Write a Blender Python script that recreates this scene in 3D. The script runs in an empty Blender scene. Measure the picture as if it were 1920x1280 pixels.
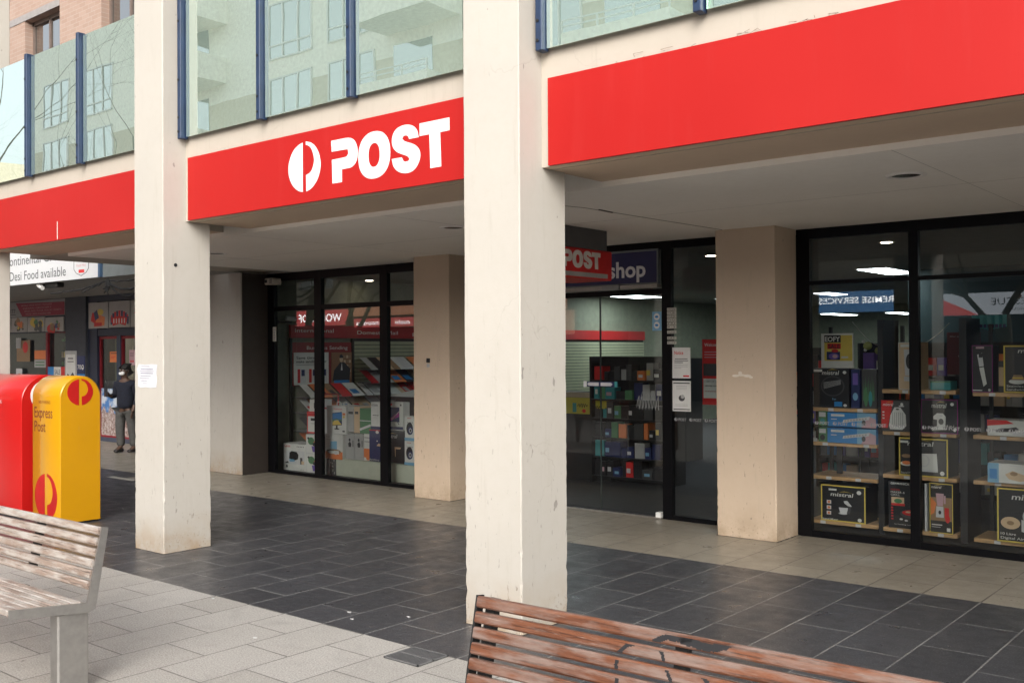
import bpy, math, random
from mathutils import Vector, Matrix, Euler
random.seed(7)
sc = bpy.context.scene
COL = sc.collection
# ---------------------------------------------------------------- camera
cam = bpy.data.cameras.new("camera"); camo = bpy.data.objects.new("camera", cam); COL.objects.link(camo)
sc.camera = camo
cam.sensor_width = 36.0; cam.lens = 36.0 * 1890.15 / 1920.0
cam.clip_start = 0.05; cam.clip_end = 2000
YAW, PIT, ROL = 0.69126, 0.007855, 0.005544
def _rot(y, p, r):
    Rz = Matrix.Rotation(y, 3, 'Z'); Rx = Matrix.Rotation(p, 3, 'X')
    cr, sr = math.cos(r), math.sin(r)
    Ry = Matrix(((cr, 0, sr), (0, 1, 0), (-sr, 0, cr)))
    return Rz @ Rx @ Ry
R_ = _rot(YAW, PIT, ROL) @ Matrix(((1, 0, 0), (0, 0, -1), (0, 1, 0)))   # camera -Z looks along +Y
M4 = R_.to_4x4(); M4.translation = Vector((0, -4.6526, 1.7)); camo.matrix_world = M4
# ---------------------------------------------------------------- world / light
SUN_EL, SUN_AZ = 31, 146      # degrees; azimuth measured clockwise from +Y
w = bpy.data.worlds.new("World"); sc.world = w; w.use_nodes = True
nt = w.node_tree; nt.nodes.clear()
out = nt.nodes.new('ShaderNodeOutputWorld'); bg = nt.nodes.new('ShaderNodeBackground')
sky = nt.nodes.new('ShaderNodeTexSky'); sky.sky_type = 'NISHITA'; sky.sun_disc = False
sky.sun_elevation = math.radians(SUN_EL); sky.sun_rotation = math.radians(SUN_AZ)
sky.dust_density = 4.0; sky.air_density = 1.0; sky.ozone_density = 1.0
hs = nt.nodes.new('ShaderNodeHueSaturation'); hs.inputs['Saturation'].default_value = 0.3
nt.links.new(sky.outputs[0], hs.inputs['Color']); nt.links.new(hs.outputs[0], bg.inputs[0])
bg.inputs[1].default_value = 0.15
nt.links.new(bg.outputs[0], out.inputs[0])
X_, Y_, Z_ = Vector((1, 0, 0)), Vector((0, 1, 0)), Vector((0, 0, 1))
sl = bpy.data.lights.new("sun", 'SUN'); sl.energy = 0.55; sl.angle = math.radians(34); sl.color = (1.0, 0.955, 0.9)
so = bpy.data.objects.new("sun", sl); COL.objects.link(so)
az, el = math.radians(SUN_AZ), math.radians(SUN_EL)
sd = Vector((math.sin(az) * math.cos(el), math.cos(az) * math.cos(el), math.sin(el)))
so.rotation_euler = sd.to_track_quat('Z', 'Y').to_euler(); so.location = sd * 60
sc.view_settings.view_transform = 'Standard'; sc.view_settings.look = 'None'
sc.view_settings.exposure = 1.2; sc.view_settings.gamma = 1.0
sc.view_settings.use_curve_mapping = False
sc.cycles.max_bounces = 10; sc.cycles.diffuse_bounces = 6; sc.cycles.glossy_bounces = 5
sc.cycles.transparent_max_bounces = 16; sc.cycles.caustics_reflective = False; sc.cycles.caustics_refractive = False
sc.cycles.sample_clamp_indirect = 6
# ---------------------------------------------------------------- materials
def lin(c):
    return tuple(((x / 255) / 12.92 if x / 255 <= .04045 else ((x / 255 + .055) / 1.055) ** 2.4) for x in c)
class N:
    def __init__(s, name):
        s.m = bpy.data.materials.new(name); s.m.use_nodes = True; s.t = s.m.node_tree
        s.b = s.t.nodes['Principled BSDF']; s.o = s.t.nodes['Material Output']
    def n(s, typ, **kw):
        x = s.t.nodes.new(typ)
        for k, v in kw.items():
            if k in x.inputs: x.inputs[k].default_value = v
            else: setattr(x, k, v)
        return x
    def l(s, a, b): s.t.links.new(a, b)
    def coord(s, scale=(1, 1, 1), rot=(0, 0, 0), loc=(0, 0, 0)):
        tc = s.n('ShaderNodeTexCoord'); mp = s.n('ShaderNodeMapping')
        mp.inputs['Scale'].default_value = scale; mp.inputs['Rotation'].default_value = rot; mp.inputs['Location'].default_value = loc
        s.l(tc.outputs['Object'], mp.inputs[0]); return mp.outputs[0]
    def noise(s, scale, detail=4, rough=.55, vec=None, dist=0):
        x = s.n('ShaderNodeTexNoise'); x.inputs['Scale'].default_value = scale; x.inputs['Detail'].default_value = detail
        x.inputs['Roughness'].default_value = rough; x.inputs['Distortion'].default_value = dist
        s.l(vec if vec is not None else s.coord(), x.inputs['Vector']); return x.outputs['Fac']
    def ramp(s, fac, stops):
        x = s.n('ShaderNodeValToRGB'); el = x.color_ramp.elements
        while len(el) < len(stops): el.new(.5)
        for e, (p, c) in zip(el, stops):
            e.position = p; e.color = (c[0], c[1], c[2], 1) if hasattr(c, '__len__') else (c, c, c, 1)
        s.l(fac, x.inputs[0]); return x.outputs[0]
    def mix(s, fac, a, b, typ='MIX'):
        x = s.n('ShaderNodeMix'); x.data_type = 'RGBA'; x.blend_type = typ
        for i, v in ((0, fac), (6, a), (7, b)):
            if hasattr(v, 'default_value'): s.l(v, x.inputs[i])
            elif i == 0: x.inputs[0].default_value = v
            else: x.inputs[i].default_value = (*v[:3], 1)
        return x.outputs[2]
    def math(s, op, a, b=0.0):
        x = s.n('ShaderNodeMath'); x.operation = op
        for i, v in enumerate((a, b)):
            if hasattr(v, 'default_value'): s.l(v, x.inputs[i])
            else: x.inputs[i].default_value = v
        return x.outputs[0]
    def bump(s, h, strength=.2, dist=.01):
        x = s.n('ShaderNodeBump'); x.inputs['Strength'].default_value = strength; x.inputs['Distance'].default_value = dist
        s.l(h, x.inputs['Height']); s.l(x.outputs[0], s.b.inputs['Normal'])
    def base(s, v):
        if hasattr(v, 'default_value'): s.l(v, s.b.inputs['Base Color'])
        else: s.b.inputs['Base Color'].default_value = (*v[:3], 1)
_mc = {}
def flat(name, col, rough=.5, metal=0, var=.12, coat=0, vs=8, emit=0):
    if name in _mc: return _mc[name]
    s = N(name)
    f = s.noise(vs, 5, .6)
    a = tuple(max(0, c * (1 - var)) for c in col); b = tuple(min(1, c * (1 + var)) for c in col)
    c = s.mix(s.ramp(f, [(.3, 0), (.7, 1)]), a, b)
    s.base(c); s.b.inputs['Roughness'].default_value = rough; s.b.inputs['Metallic'].default_value = metal
    if coat: s.b.inputs['Coat Weight'].default_value = coat; s.b.inputs['Coat Roughness'].default_value = .08
    if emit:
        s.l(c, s.b.inputs['Emission Color']); s.b.inputs['Emission Strength'].default_value = emit
    _mc[name] = s.m; return s.m
def emis(name, col, st):
    if name in _mc: return _mc[name]
    s = N(name); s.base((.8, .8, .8)); s.b.inputs['Emission Color'].default_value = (*col, 1); s.b.inputs['Emission Strength'].default_value = st
    _mc[name] = s.m; return s.m

def m_render_paint(name, col, base_dirt=True, crack=True, k=1.0):
    """painted cement render: blotchy cream, hairline cracks, scuffs and chips"""
    s = N(name); v = s.coord()
    n1 = s.noise(1.3, 6, .6, v); n2 = s.noise(14, 6, .6, v)
    c = s.mix(s.ramp(n1, [(.35, 0), (.68, 1)]), tuple(x * .95 for x in col), col)
    c = s.mix(s.math('MULTIPLY', s.ramp(n2, [(.45, 0), (.75, 1)]), .22), c, tuple(x * y for x, y in zip(col, (.86, .83, .78))))
    # rain/hand streaks stretched along z
    vs = s.coord((9, 9, .7)); st = s.noise(2.2, 5, .65, vs)
    c = s.mix(s.math('MULTIPLY', s.ramp(st, [(.57, 0), (.78, 1)]), .42 * k), c, (.33, .29, .24))
    if crack:
        vd = s.n('ShaderNodeTexVoronoi'); vd.feature = 'DISTANCE_TO_EDGE'; vd.inputs['Scale'].default_value = .8
        nz = s.n('ShaderNodeTexNoise'); nz.inputs['Scale'].default_value = 3.0; nz.inputs['Detail'].default_value = 6
        s.l(v, nz.inputs['Vector'])
        ad = s.n('ShaderNodeVectorMath'); ad.operation = 'MULTIPLY_ADD'; ad.inputs[1].default_value = (.6, .6, .6)
        s.l(nz.outputs['Color'], ad.inputs[0]); s.l(v, ad.inputs[2]); s.l(ad.outputs[0], vd.inputs['Vector'])
        cr = s.ramp(vd.outputs['Distance'], [(.0, 1), (.0016, 0)])
        msk = s.ramp(s.noise(1.1, 2, .5, s.coord(loc=(3, 5, 1))), [(.56, 0), (.62, 1)])
        c = s.mix(s.math('MULTIPLY', s.math('MULTIPLY', cr, msk), .42), c, (.30, .26, .22))
    if base_dirt:
        # kick marks and chips: small dark elongated scuffs, plentiful low down where shoes and trolleys hit
        sep = s.n('ShaderNodeSeparateXYZ'); s.l(v, sep.inputs[0])
        low = s.ramp(s.math('MULTIPLY', sep.outputs['Z'], .45), [(0.0, 1), (.42, .45), (1.0, .0)])
        sc1 = s.noise(8, 3, .6, s.coord((6, 6, 1.5), rot=(0.25, .2, 0)))
        k1 = s.ramp(sc1, [(.66, 0), (.71, 1)])
        c = s.mix(s.math('MULTIPLY', s.math('MULTIPLY', k1, low), .75), c, (.12, .10, .085))
        sc2 = s.noise(45, 4, .6, v); k2 = s.ramp(sc2, [(.60, 0), (.66, 1)])
        low2 = s.ramp(sep.outputs['Z'], [(0.0, 1), (.10, .7), (.20, .0)])
        c = s.mix(s.math('MULTIPLY', s.math('MULTIPLY', k2, low2), .7), c, (.16, .12, .08))
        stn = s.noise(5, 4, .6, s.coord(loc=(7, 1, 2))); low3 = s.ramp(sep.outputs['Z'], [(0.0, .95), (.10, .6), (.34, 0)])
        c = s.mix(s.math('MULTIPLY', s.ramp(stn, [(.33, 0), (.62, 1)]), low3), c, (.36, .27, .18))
        sc3 = s.noise(16, 2, .5, s.coord((1, 1, .6), loc=(1, 2, 3))); k3 = s.ramp(sc3, [(.73, 0), (.75, 1)])
        c = s.mix(s.math('MULTIPLY', k3, .6), c, (.16, .14, .13))
    s.base(c); s.b.inputs['Roughness'].default_value = .75
    hn = s.noise(60, 6, .7, v); s.bump(s.math('ADD', hn, s.math('MULTIPLY', n1, 3)), .25, .003)
    return s.m

def m_paving(name, c1, c2, mortar, tw, y0, rough, spk, spk_amt, flecks=None, gum=.5, msize=.0035, th=.38):
    s = N(name)
    tc = s.n('ShaderNodeTexCoord'); sep = s.n('ShaderNodeSeparateXYZ'); s.l(tc.outputs['Object'], sep.inputs[0])
    cb = s.n('ShaderNodeCombineXYZ')
    s.l(s.math('SUBTRACT', sep.outputs['Y'], y0), cb.inputs[0]); s.l(s.math('ADD', sep.outputs['X'], 7.2076 + 38), cb.inputs[1])
    # slightly wandering joints
    nz = s.n('ShaderNodeTexNoise'); nz.inputs['Scale'].default_value = 1.7; s.l(tc.outputs['Object'], nz.inputs['Vector'])
    wd = s.n('ShaderNodeVectorMath'); wd.operation = 'MULTIPLY_ADD'; wd.inputs[1].default_value = (.006, .006, 0)
    s.l(nz.outputs['Color'], wd.inputs[0]); s.l(cb.outputs[0], wd.inputs[2])
    br = s.n('ShaderNodeTexBrick'); br.offset = .5; br.offset_frequency = 2; br.squash = 1
    br.inputs['Scale'].default_value = 1; br.inputs['Brick Width'].default_value = tw; br.inputs['Row Height'].default_value = th
    br.inputs['Mortar Size'].default_value = msize; br.inputs['Mortar Smooth'].default_value = .15; br.inputs['Bias'].default_value = 0
    br.inputs['Color1'].default_value = (*c1, 1); br.inputs['Color2'].default_value = (*c2, 1); br.inputs['Mortar'].default_value = (*mortar, 1)
    s.l(wd.outputs[0], br.inputs['Vector'])
    v = tc.outputs['Object']
    c = br.outputs['Color']
    mo = s.math('MULTIPLY', br.outputs['Fac'], s.ramp(s.noise(1.4, 4, .7, s.coord(loc=(2, 6, 0))), [(.46, .0), (.74, .7)])); c = s.mix(mo, c, tuple(x * .5 for x in c2))
    big = s.noise(.9, 5, .6, v)
    c = s.mix(s.ramp(big, [(.3, 0), (.75, .5)]), c, tuple(x * .72 for x in c1))
    sp = s.noise(spk, 3, .8, v)
    c = s.mix(s.math('MULTIPLY', s.ramp(sp, [(.40, 1), (.58, 0)]), spk_amt), c, tuple(x * .35 for x in c1))
    sp2 = s.noise(spk * 1.35, 2, .7, s.coord(loc=(4, 2, 0)))
    c = s.mix(s.math('MULTIPLY', s.ramp(sp2, [(.58, 0), (.66, 1)]), spk_amt * .8), c, flecks or tuple(min(1, x * 1.6) for x in c1))
    vo = s.n('ShaderNodeTexVoronoi'); vo.inputs['Scale'].default_value = 3.4; s.l(v, vo.inputs['Vector'])
    gm = s.ramp(vo.outputs['Distance'], [(.035, 1), (.055, 0)])
    rnd = s.ramp(vo.outputs['Color'], [(.40, 0), (.44, 1)])
    c = s.mix(s.math('MULTIPLY', s.math('MULTIPLY', gm, rnd), gum), c, (.09, .08, .075))
    vo2 = s.n('ShaderNodeTexVoronoi'); vo2.inputs['Scale'].default_value = 3.3; s.l(s.coord(loc=(9, 3, 0)), vo2.inputs['Vector'])
    c = s.mix(s.math('MULTIPLY', s.ramp(vo2.outputs['Distance'], [(.025, 1), (.035, 0)]), s.math('MULTIPLY', s.ramp(vo2.outputs['Color'], [(.62, 0), (.66, 1)]), .35)), c, (.6, .6, .6))
    st = s.noise(3.2, 6, .7, s.coord((1, 1, 1), loc=(1.3, 8, 0)), .6)
    c = s.mix(s.math('MULTIPLY', s.ramp(st, [(.53, 0), (.72, 1)]), .42), c, tuple(x * .5 for x in c1))
    s.base(c)
    r = s.ramp(s.noise(6, 4, .6, v), [(.3, rough - .1), (.7, rough + .1)]); s.l(r, s.b.inputs['Roughness'])
    h = s.math('SUBTRACT', s.math('MULTIPLY', sp, .25), s.math('MULTIPLY', br.outputs['Fac'], 1.0)); s.bump(h, .45, .004)
    return s.m

def m_wood(name, dark, light, grey, amt, axis=0):
    s = N(name); sc_ = [45, 45, 45]; sc_[axis] = 1.6
    v = s.coord(tuple(sc_)); g = s.noise(1.0, 8, .7, v, .35)
    c = s.mix(s.ramp(g, [(.32, 0), (.68, 1)]), dark, light)
    s2 = [120, 120, 120]; s2[axis] = 5
    f = s.noise(1.0, 5, .75, s.coord(tuple(s2))); c = s.mix(s.ramp(f, [(.50, 0), (.62, .75)]), c, tuple(x * .25 for x in dark))
    s3 = [5, 20, 26]; 
    if axis: s3 = [20, 5, 26]
    wv = s.noise(1.0, 5, .65, s.coord(tuple(s3), loc=(3, 1, 2)))
    c = s.mix(s.math('MULTIPLY', s.ramp(wv, [(.42, 0), (.62, 1)]), amt), c, grey)
    f2 = s.noise(1.0, 4, .7, s.coord(tuple(x * 1.7 for x in s2), loc=(5, 5, 5))); c = s.mix(s.ramp(f2, [(.62, 0), (.70, .6)]), c, tuple(min(1, x * 1.5) for x in grey))
    s.base(c); s.b.inputs['Roughness'].default_value = .42; s.b.inputs['Specular IOR Level'].default_value = .5
    s.bump(s.math('ADD', g, f), .35, .002); return s.m

def m_glass(name, tint=(.93, .96, .94), gain=1.9, gcol=(.96, .98, .97), base_ref=0.0, diffuse=0.0, dcol=(.5, .6, .55), wob=0.0, wscale=1.5, rough=0.0):
    s = N(name); s.t.nodes.remove(s.b)
    tr = s.n('ShaderNodeBsdfTransparent'); tr.inputs[0].default_value = (*tint, 1)
    gl = s.n('ShaderNodeBsdfGlossy'); gl.inputs['Roughness'].default_value = rough; gl.inputs['Color'].default_value = (*gcol, 1)
    fr = s.n('ShaderNodeFresnel'); fr.inputs[0].default_value = 1.5
    if wob:
        bp = s.n('ShaderNodeBump'); bp.inputs['Strength'].default_value = wob; bp.inputs['Distance'].default_value = .05
        s.l(s.noise(wscale, 2, .4), bp.inputs['Height']); s.l(bp.outputs[0], gl.inputs['Normal'])
    f = s.math('MINIMUM', s.math('ADD', s.math('MULTIPLY', fr.outputs[0], gain), base_ref), 1.0)
    body = tr.outputs[0]
    if diffuse:
        df = s.n('ShaderNodeBsdfDiffuse'); df.inputs[0].default_value = (*dcol, 1)
        m1 = s.n('ShaderNodeMixShader'); m1.inputs[0].default_value = diffuse; s.l(body, m1.inputs[1]); s.l(df.outputs[0], m1.inputs[2]); body = m1.outputs[0]
    mx = s.n('ShaderNodeMixShader'); s.l(f, mx.inputs[0]); s.l(body, mx.inputs[1]); s.l(gl.outputs[0], mx.inputs[2]); s.l(mx.outputs[0], s.o.inputs[0])
    return s.m

CREAM = (.455, .428, .382)
MAT = {}
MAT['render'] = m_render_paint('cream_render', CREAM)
MAT['render_beam'] = m_render_paint('cream_render_beam', (.44, .395, .335), base_dirt=False)
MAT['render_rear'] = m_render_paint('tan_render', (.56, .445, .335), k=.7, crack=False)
MAT['ceil'] = m_render_paint('ceiling_paint', (.93, .89, .83), base_dirt=False, crack=False, k=.1)
MAT['soffit'] = m_render_paint('soffit_paint', (.60, .46, .34), base_dirt=False, crack=False, k=.2)
def m_red_panel():
    s = N('red_sign_panel'); v = s.coord(); n = s.noise(.7, 4, .5, v); f = s.noise(35, 3, .6, v)
    c = s.mix(s.ramp(n, [(.3, 0), (.7, 1)]), (.36, .011, .010), (.40, .015, .013))
    st = s.noise(1.0, 4, .7, s.coord((14, 14, 1.1))); c = s.mix(s.math('MULTIPLY', s.ramp(st, [(.55, 0), (.8, 1)]), .05), c, (.50, .12, .11))
    s.base(c); s.b.inputs['Roughness'].default_value = .5; s.b.inputs['Specular IOR Level'].default_value = .18; s.bump(n, .06, .01); return s.m
MAT['red_panel'] = m_red_panel()
MAT['white_vinyl'] = flat('white_vinyl', (.72, .72, .72), .4, var=.03)
MAT['pave_front'] = m_paving('light_granite_paving', (.46, .44, .405), (.375, .355, .32), (.05, .045, .04), .5597, -.5608 - .28, .62, 95, .6, gum=.8, msize=.0052)
MAT['pave_dark'] = m_paving('dark_granite_paving', (.072, .073, .080), (.038, .039, .044), (.36, .355, .34), .6154, -.5608 - .3077, .36, 80, .8, flecks=(.24, .245, .26), gum=.3, msize=.0058)
MAT['pave_rear'] = m_paving('rear_granite_paving', (.34, .305, .245), (.27, .24, .19), (.03, .026, .022), .6154, 2.516, .36, 90, .35, gum=.6, msize=.005)
MAT['black_frame'] = flat('black_aluminium', (.004, .004, .005), .38, .0)
MAT['black_frame'].node_tree.nodes['Principled BSDF'].inputs['Specular IOR Level'].default_value = .12
MAT['blue_post'] = flat('navy_blue_metal', (.012, .030, .075), .5, .0, var=.2)
MAT['steel'] = flat('brushed_steel', (.40, .385, .365), .36, .85, var=.10, vs=20)
MAT['dark_metal'] = flat('dark_metal', (.03, .03, .03), .45, .5)
MAT['wood_r'] = m_wood('oiled_hardwood', (.095, .034, .017), (.215, .080, .038), (.235, .18, .155), .75)
MAT['wood_l'] = m_wood('weathered_hardwood', (.22, .155, .12), (.36, .285, .235), (.44, .41, .375), .9)
MAT['glass'] = m_glass('window_glass', gain=1.35)
MAT['bal_glass'] = m_glass('balustrade_glass', tint=(.55, .78, .68), gain=2.6, base_ref=.50, gcol=(.90, 1.0, .94), diffuse=.42, dcol=(.72, .98, .86), wob=.022, wscale=1.1)
MAT['opp_glass'] = m_glass('mirror_window_glass', tint=(.15, .2, .22), gain=2.0, base_ref=.25)
MAT['int_wall'] = flat('pale_green_wall', (.19, .205, .15), .7)
MAT['int_floor'] = flat('dark_vinyl_floor', (.035, .035, .04), .7)
MAT['int_ceil'] = flat('shop_ceiling', (.34, .34, .31), .8)
MAT['int_dark'] = flat('dark_wall', (.05, .06, .07), .6)
MAT['lightpanel'] = emis('fluorescent_panel', (.86, .97, 1.0), 8)
MAT['downlamp'] = emis('warm_downlamp', (1, .82, .62), 14)
MAT['wood_shelf'] = m_wood('pine_shelf', (.50, .29, .13), (.70, .44, .23), (.6, .45, .27), .2)
MAT['black'] = flat('matt_black', (.012, .012, .014), .5)
MAT['white'] = flat('white_paint', (.72, .72, .69), .5, var=.05)
MAT['grey'] = flat('mid_grey', (.25, .25, .25), .5)
MAT['red_print'] = flat('red_print', (.62, .02, .02), .5)
# ---------------------------------------------------------------- mesh builder
_txt = {}
def text_geo(s, bold=0.0):
    k = (s, bold)
    if k in _txt: return _txt[k]
    cu = bpy.data.curves.new('tmp', 'FONT'); cu.body = s; cu.size = 1; cu.resolution_u = 3; cu.offset = bold
    ob = bpy.data.objects.new('tmp', cu); COL.objects.link(ob)
    bpy.context.view_layer.update()
    dg = bpy.context.evaluated_depsgraph_get(); me = ob.evaluated_get(dg).to_mesh()
    vs = [(v.co.x, v.co.y) for v in me.vertices]; fs = [tuple(p.vertices) for p in me.polygons]
    ob.evaluated_get(dg).to_mesh_clear(); bpy.data.objects.remove(ob); bpy.data.curves.remove(cu)
    _txt[k] = (vs, fs); return _txt[k]
CAP = max(p[1] for p in text_geo('H')[0])
class MB:
    def __init__(s): s.v = []; s.f = []; s.mi = []; s.mats = []; s.sm = []
    def _m(s, m):
        if isinstance(m, str): m = MAT[m]
        if m not in s.mats: s.mats.append(m)
        return s.mats.index(m)
    def add(s, vs, fs, m, smooth=False):
        o = len(s.v); s.v += [tuple(p) for p in vs]; i = s._m(m)
        for f in fs: s.f.append(tuple(o + k for k in f)); s.mi.append(i); s.sm.append(smooth)
    def box(s, x0, x1, y0, y1, z0, z1, m, skip=''):
        vs = [(x, y, z) for z in (z0, z1) for y in (y0, y1) for x in (x0, x1)]
        F = {'b': (0, 2, 3, 1), 't': (4, 5, 7, 6), 'f': (0, 1, 5, 4), 'k': (2, 6, 7, 3), 'l': (0, 4, 6, 2), 'r': (1, 3, 7, 5)}
        s.add(vs, [F[k] for k in F if k not in skip], m); return s
    def bevbox(s, x0, x1, y0, y1, z0, z1, m, b=.006):
        # box with chamfered vertical & horizontal edges
        xs = (x0, x0 + b, x1 - b, x1); ys = (y0, y0 + b, y1 - b, y1)
        ring = [(xs[1], ys[0]), (xs[2], ys[0]), (xs[3], ys[1]), (xs[3], ys[2]), (xs[2], ys[3]), (xs[1], ys[3]), (xs[0], ys[2]), (xs[0], ys[1])]
        ins = [(min(max(x, x0 + b), x1 - b), min(max(y, y0 + b), y1 - b)) for x, y in ring]
        vs = [(x, y, z0) for x, y in ins] + [(x, y, z0 + b) for x, y in ring] + [(x, y, z1 - b) for x, y in ring] + [(x, y, z1) for x, y in ins]
        fs = [(7, 6, 5, 4, 3, 2, 1, 0), tuple(range(24, 32))]
        for L in range(3):
            for i in range(8): j = (i + 1) % 8; fs.append((L * 8 + i, L * 8 + j, L * 8 + 8 + j, L * 8 + 8 + i))
        s.add(vs, fs, m); return s
    def quad(s, p, m): s.add(p, [tuple(range(len(p)))], m); return s
    def cyl(s, a, b, r, m, n=16, r2=None, caps=True, smooth=True):
        a = Vector(a); b = Vector(b); d = (b - a).normalized(); u = d.orthogonal().normalized(); v = d.cross(u); r2 = r if r2 is None else r2
        vs = [a + (u * math.cos(t) + v * math.sin(t)) * r for t in [2 * math.pi * i / n for i in range(n)]] + [b + (u * math.cos(t) + v * math.sin(t)) * r2 for t in [2 * math.pi * i / n for i in range(n)]]
        s.add(vs, [(i, (i + 1) % n, n + (i + 1) % n, n + i) for i in range(n)], m, smooth)
        if caps: s.add(vs, [tuple(range(n))[::-1], tuple(range(n, 2 * n))], m)
        return s
    def tube(s, pts, r, m, n=8):
        for i in range(len(pts) - 1):
            ra = r[i] if hasattr(r, '__len__') else r; rb = r[i + 1] if hasattr(r, '__len__') else r
            s.cyl(pts[i], pts[i + 1], ra, m, n, rb, caps=(i == 0 or i == len(pts) - 2))
        return s
    def ball(s, c, r, m, n=12, sc_=(1, 1, 1)):
        vs = [(c[0], c[1], c[2] - r * sc_[2])]; k = n // 2
        for j in range(1, k):
            ph = -math.pi / 2 + math.pi * j / k
            for i in range(n): vs.append((c[0] + r * sc_[0] * math.cos(ph) * math.cos(2 * math.pi * i / n), c[1] + r * sc_[1] * math.cos(ph) * math.sin(2 * math.pi * i / n), c[2] + r * sc_[2] * math.sin(ph)))
        vs.append((c[0], c[1], c[2] + r * sc_[2])); fs = []
        for i in range(n): fs.append((0, 1 + (i + 1) % n, 1 + i)); fs.append((len(vs) - 1, 1 + (k - 2) * n + i, 1 + (k - 2) * n + (i + 1) % n))
        for j in range(k - 2):
            for i in range(n): a = 1 + j * n; fs.append((a + i, a + (i + 1) % n, a + n + (i + 1) % n, a + n + i))
        s.add(vs, fs, m, True); return s
    def prism(s, poly, fr, t, m, side=None, off=0.0):
        """poly (u,v) list extruded by t along the frame normal"""
        O, U, V, Nn = fr; n = len(poly)
        a = [O + U * p[0] + V * p[1] + Nn * off for p in poly]; b = [q + Nn * t for q in a]
        s.add(a + b, [(i, (i + 1) % n, n + (i + 1) % n, n + i) for i in range(n)], side or m)
        s.add(b, [tuple(range(n))], m); return s
    # decals on a frame (O origin, U right, V up, N out)
    def rect(s, fr, u0, u1, v0, v1, m, k=1):
        O, U, V, Nn = fr; o = Nn * (.0007 * k); s.quad([O + U * u0 + V * v0 + o, O + U * u1 + V * v0 + o, O + U * u1 + V * v1 + o, O + U * u0 + V * v1 + o], m); return s
    def poly(s, fr, pts, m, k=1):
        O, U, V, Nn = fr; o = Nn * (.0007 * k); s.quad([O + U * a + V * b + o for a, b in pts], m); return s
    def ell(s, fr, u, v, a, b, m, k=1, n=20): return s.poly(fr, [(u + a * math.cos(2 * math.pi * i / n), v + b * math.sin(2 * math.pi * i / n)) for i in range(n)], m, k)
    def text(s, fr, t, u, v, h, m, k=1, w=None, bold=0.0, slant=0.0, center=False):
        vs, fs = text_geo(t, bold); xs = [p[0] for p in vs]
        if not xs: return s
        sy = h / CAP; sx = sy if w is None else w / (max(xs) - min(xs)); x0 = min(xs)
        if center: u = u - (max(xs) - min(xs)) * sx / 2
        O, U, V, Nn = fr; o = Nn * (.0007 * k)
        s.add([O + U * (u + (p[0] - x0) * sx + slant * p[1] * sy) + V * (v + p[1] * sy) + o for p in vs], fs, m); return s
    def build(s, name, parent=None, bevel=0, smooth_all=False):
        me = bpy.data.meshes.new(name); me.from_pydata(s.v, [], s.f); 
        for m in s.mats: me.materials.append(m)
        me.polygons.foreach_set('material_index', s.mi); me.polygons.foreach_set('use_smooth', [True] * len(s.f) if smooth_all else s.sm); me.update()
        ob = bpy.data.objects.new(name, me); COL.objects.link(ob)
        if parent is not None:
            ob.parent = parent; ob.matrix_parent_inverse = Matrix.Translation(-parent.location)
        if bevel:
            b = ob.modifiers.new('bevel', 'BEVEL'); b.width = bevel; b.segments = 2; b.limit_method = 'ANGLE'
        return ob
def worn_column(x0, x1, y0, y1, z0, z1, m, seed):
    rnd = random.Random(seed); b = MB(); zs = [z0]; z = z0
    while z < 1.7: z += rnd.uniform(.02, .06); zs.append(z)
    while z < z1 - .4: z += rnd.uniform(.08, .3); zs.append(z)
    zs.append(z1); vs = []; cur = [.006] * 4
    for z in zs:
        for k in range(4):
            low = max(0, 1 - z / 1.6)
            cur[k] = rnd.uniform(.004, .008) if rnd.random() > .10 + .16 * low else rnd.uniform(.008, .010 + .007 * low)
        xs = (x0, x1); a, b2, c, d = cur
        vs += [(x0 + a, y0, z), (x1 - b2, y0, z), (x1, y0 + b2, z), (x1, y1 - c, z), (x1 - c, y1, z), (x0 + d, y1, z), (x0, y1 - d, z), (x0, y0 + a, z)]
    fs = []
    for L in range(len(zs) - 1):
        for i in range(8): j = (i + 1) % 8; fs.append((L * 8 + i, L * 8 + j, L * 8 + 8 + j, L * 8 + 8 + i))
    fs.append(tuple(range(len(vs) - 8, len(vs)))); b.add(vs, fs, m); return b
def base_joint_shade(x0, x1, y0, y1, seed):  # dirt line at the column foot, doubling as a painted contact shadow
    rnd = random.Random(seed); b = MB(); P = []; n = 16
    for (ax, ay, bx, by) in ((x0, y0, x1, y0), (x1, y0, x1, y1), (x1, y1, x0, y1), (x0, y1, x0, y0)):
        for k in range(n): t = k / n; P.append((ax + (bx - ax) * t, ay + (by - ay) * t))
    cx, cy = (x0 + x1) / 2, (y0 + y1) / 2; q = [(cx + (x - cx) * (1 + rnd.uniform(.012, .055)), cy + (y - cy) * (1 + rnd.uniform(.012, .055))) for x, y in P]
    b.prism(q, (Vector((0, 0, .0015)), X_, Y_, Z_), .0015, flat('joint_dirt_shade', (.05, .042, .035), .9)); return b
def tag(o, label=None, cat=None, group=None, kind=None):
    if label: o['label'] = label
    if cat: o['category'] = cat
    if group: o['group'] = group
    if kind: o['kind'] = kind
    return o
def thing(name, loc, label, cat, group=None):
    e = bpy.data.objects.new(name, None); e.location = loc; e.empty_display_size = .2; COL.objects.link(e)
    return tag(e, label, cat, group)
X_, Y_, Z_ = Vector((1, 0, 0)), Vector((0, 1, 0)), Vector((0, 0, 1))
def ff(x, y, z): return (Vector((x, y, z)), X_, Z_, -Y_)      # face looking to the street (-y), read from the camera
def fs(x, y, z): return (Vector((x, y, z)), Y_, Z_, X_)       # face looking to +x
def fn(x, y, z): return (Vector((x, y, z)), -X_, Z_, Y_)      # face looking to +y (reads towards -x)
def fu(x, y, z): return (Vector((x, y, z)), X_, Y_, Z_)       # lying flat

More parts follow.
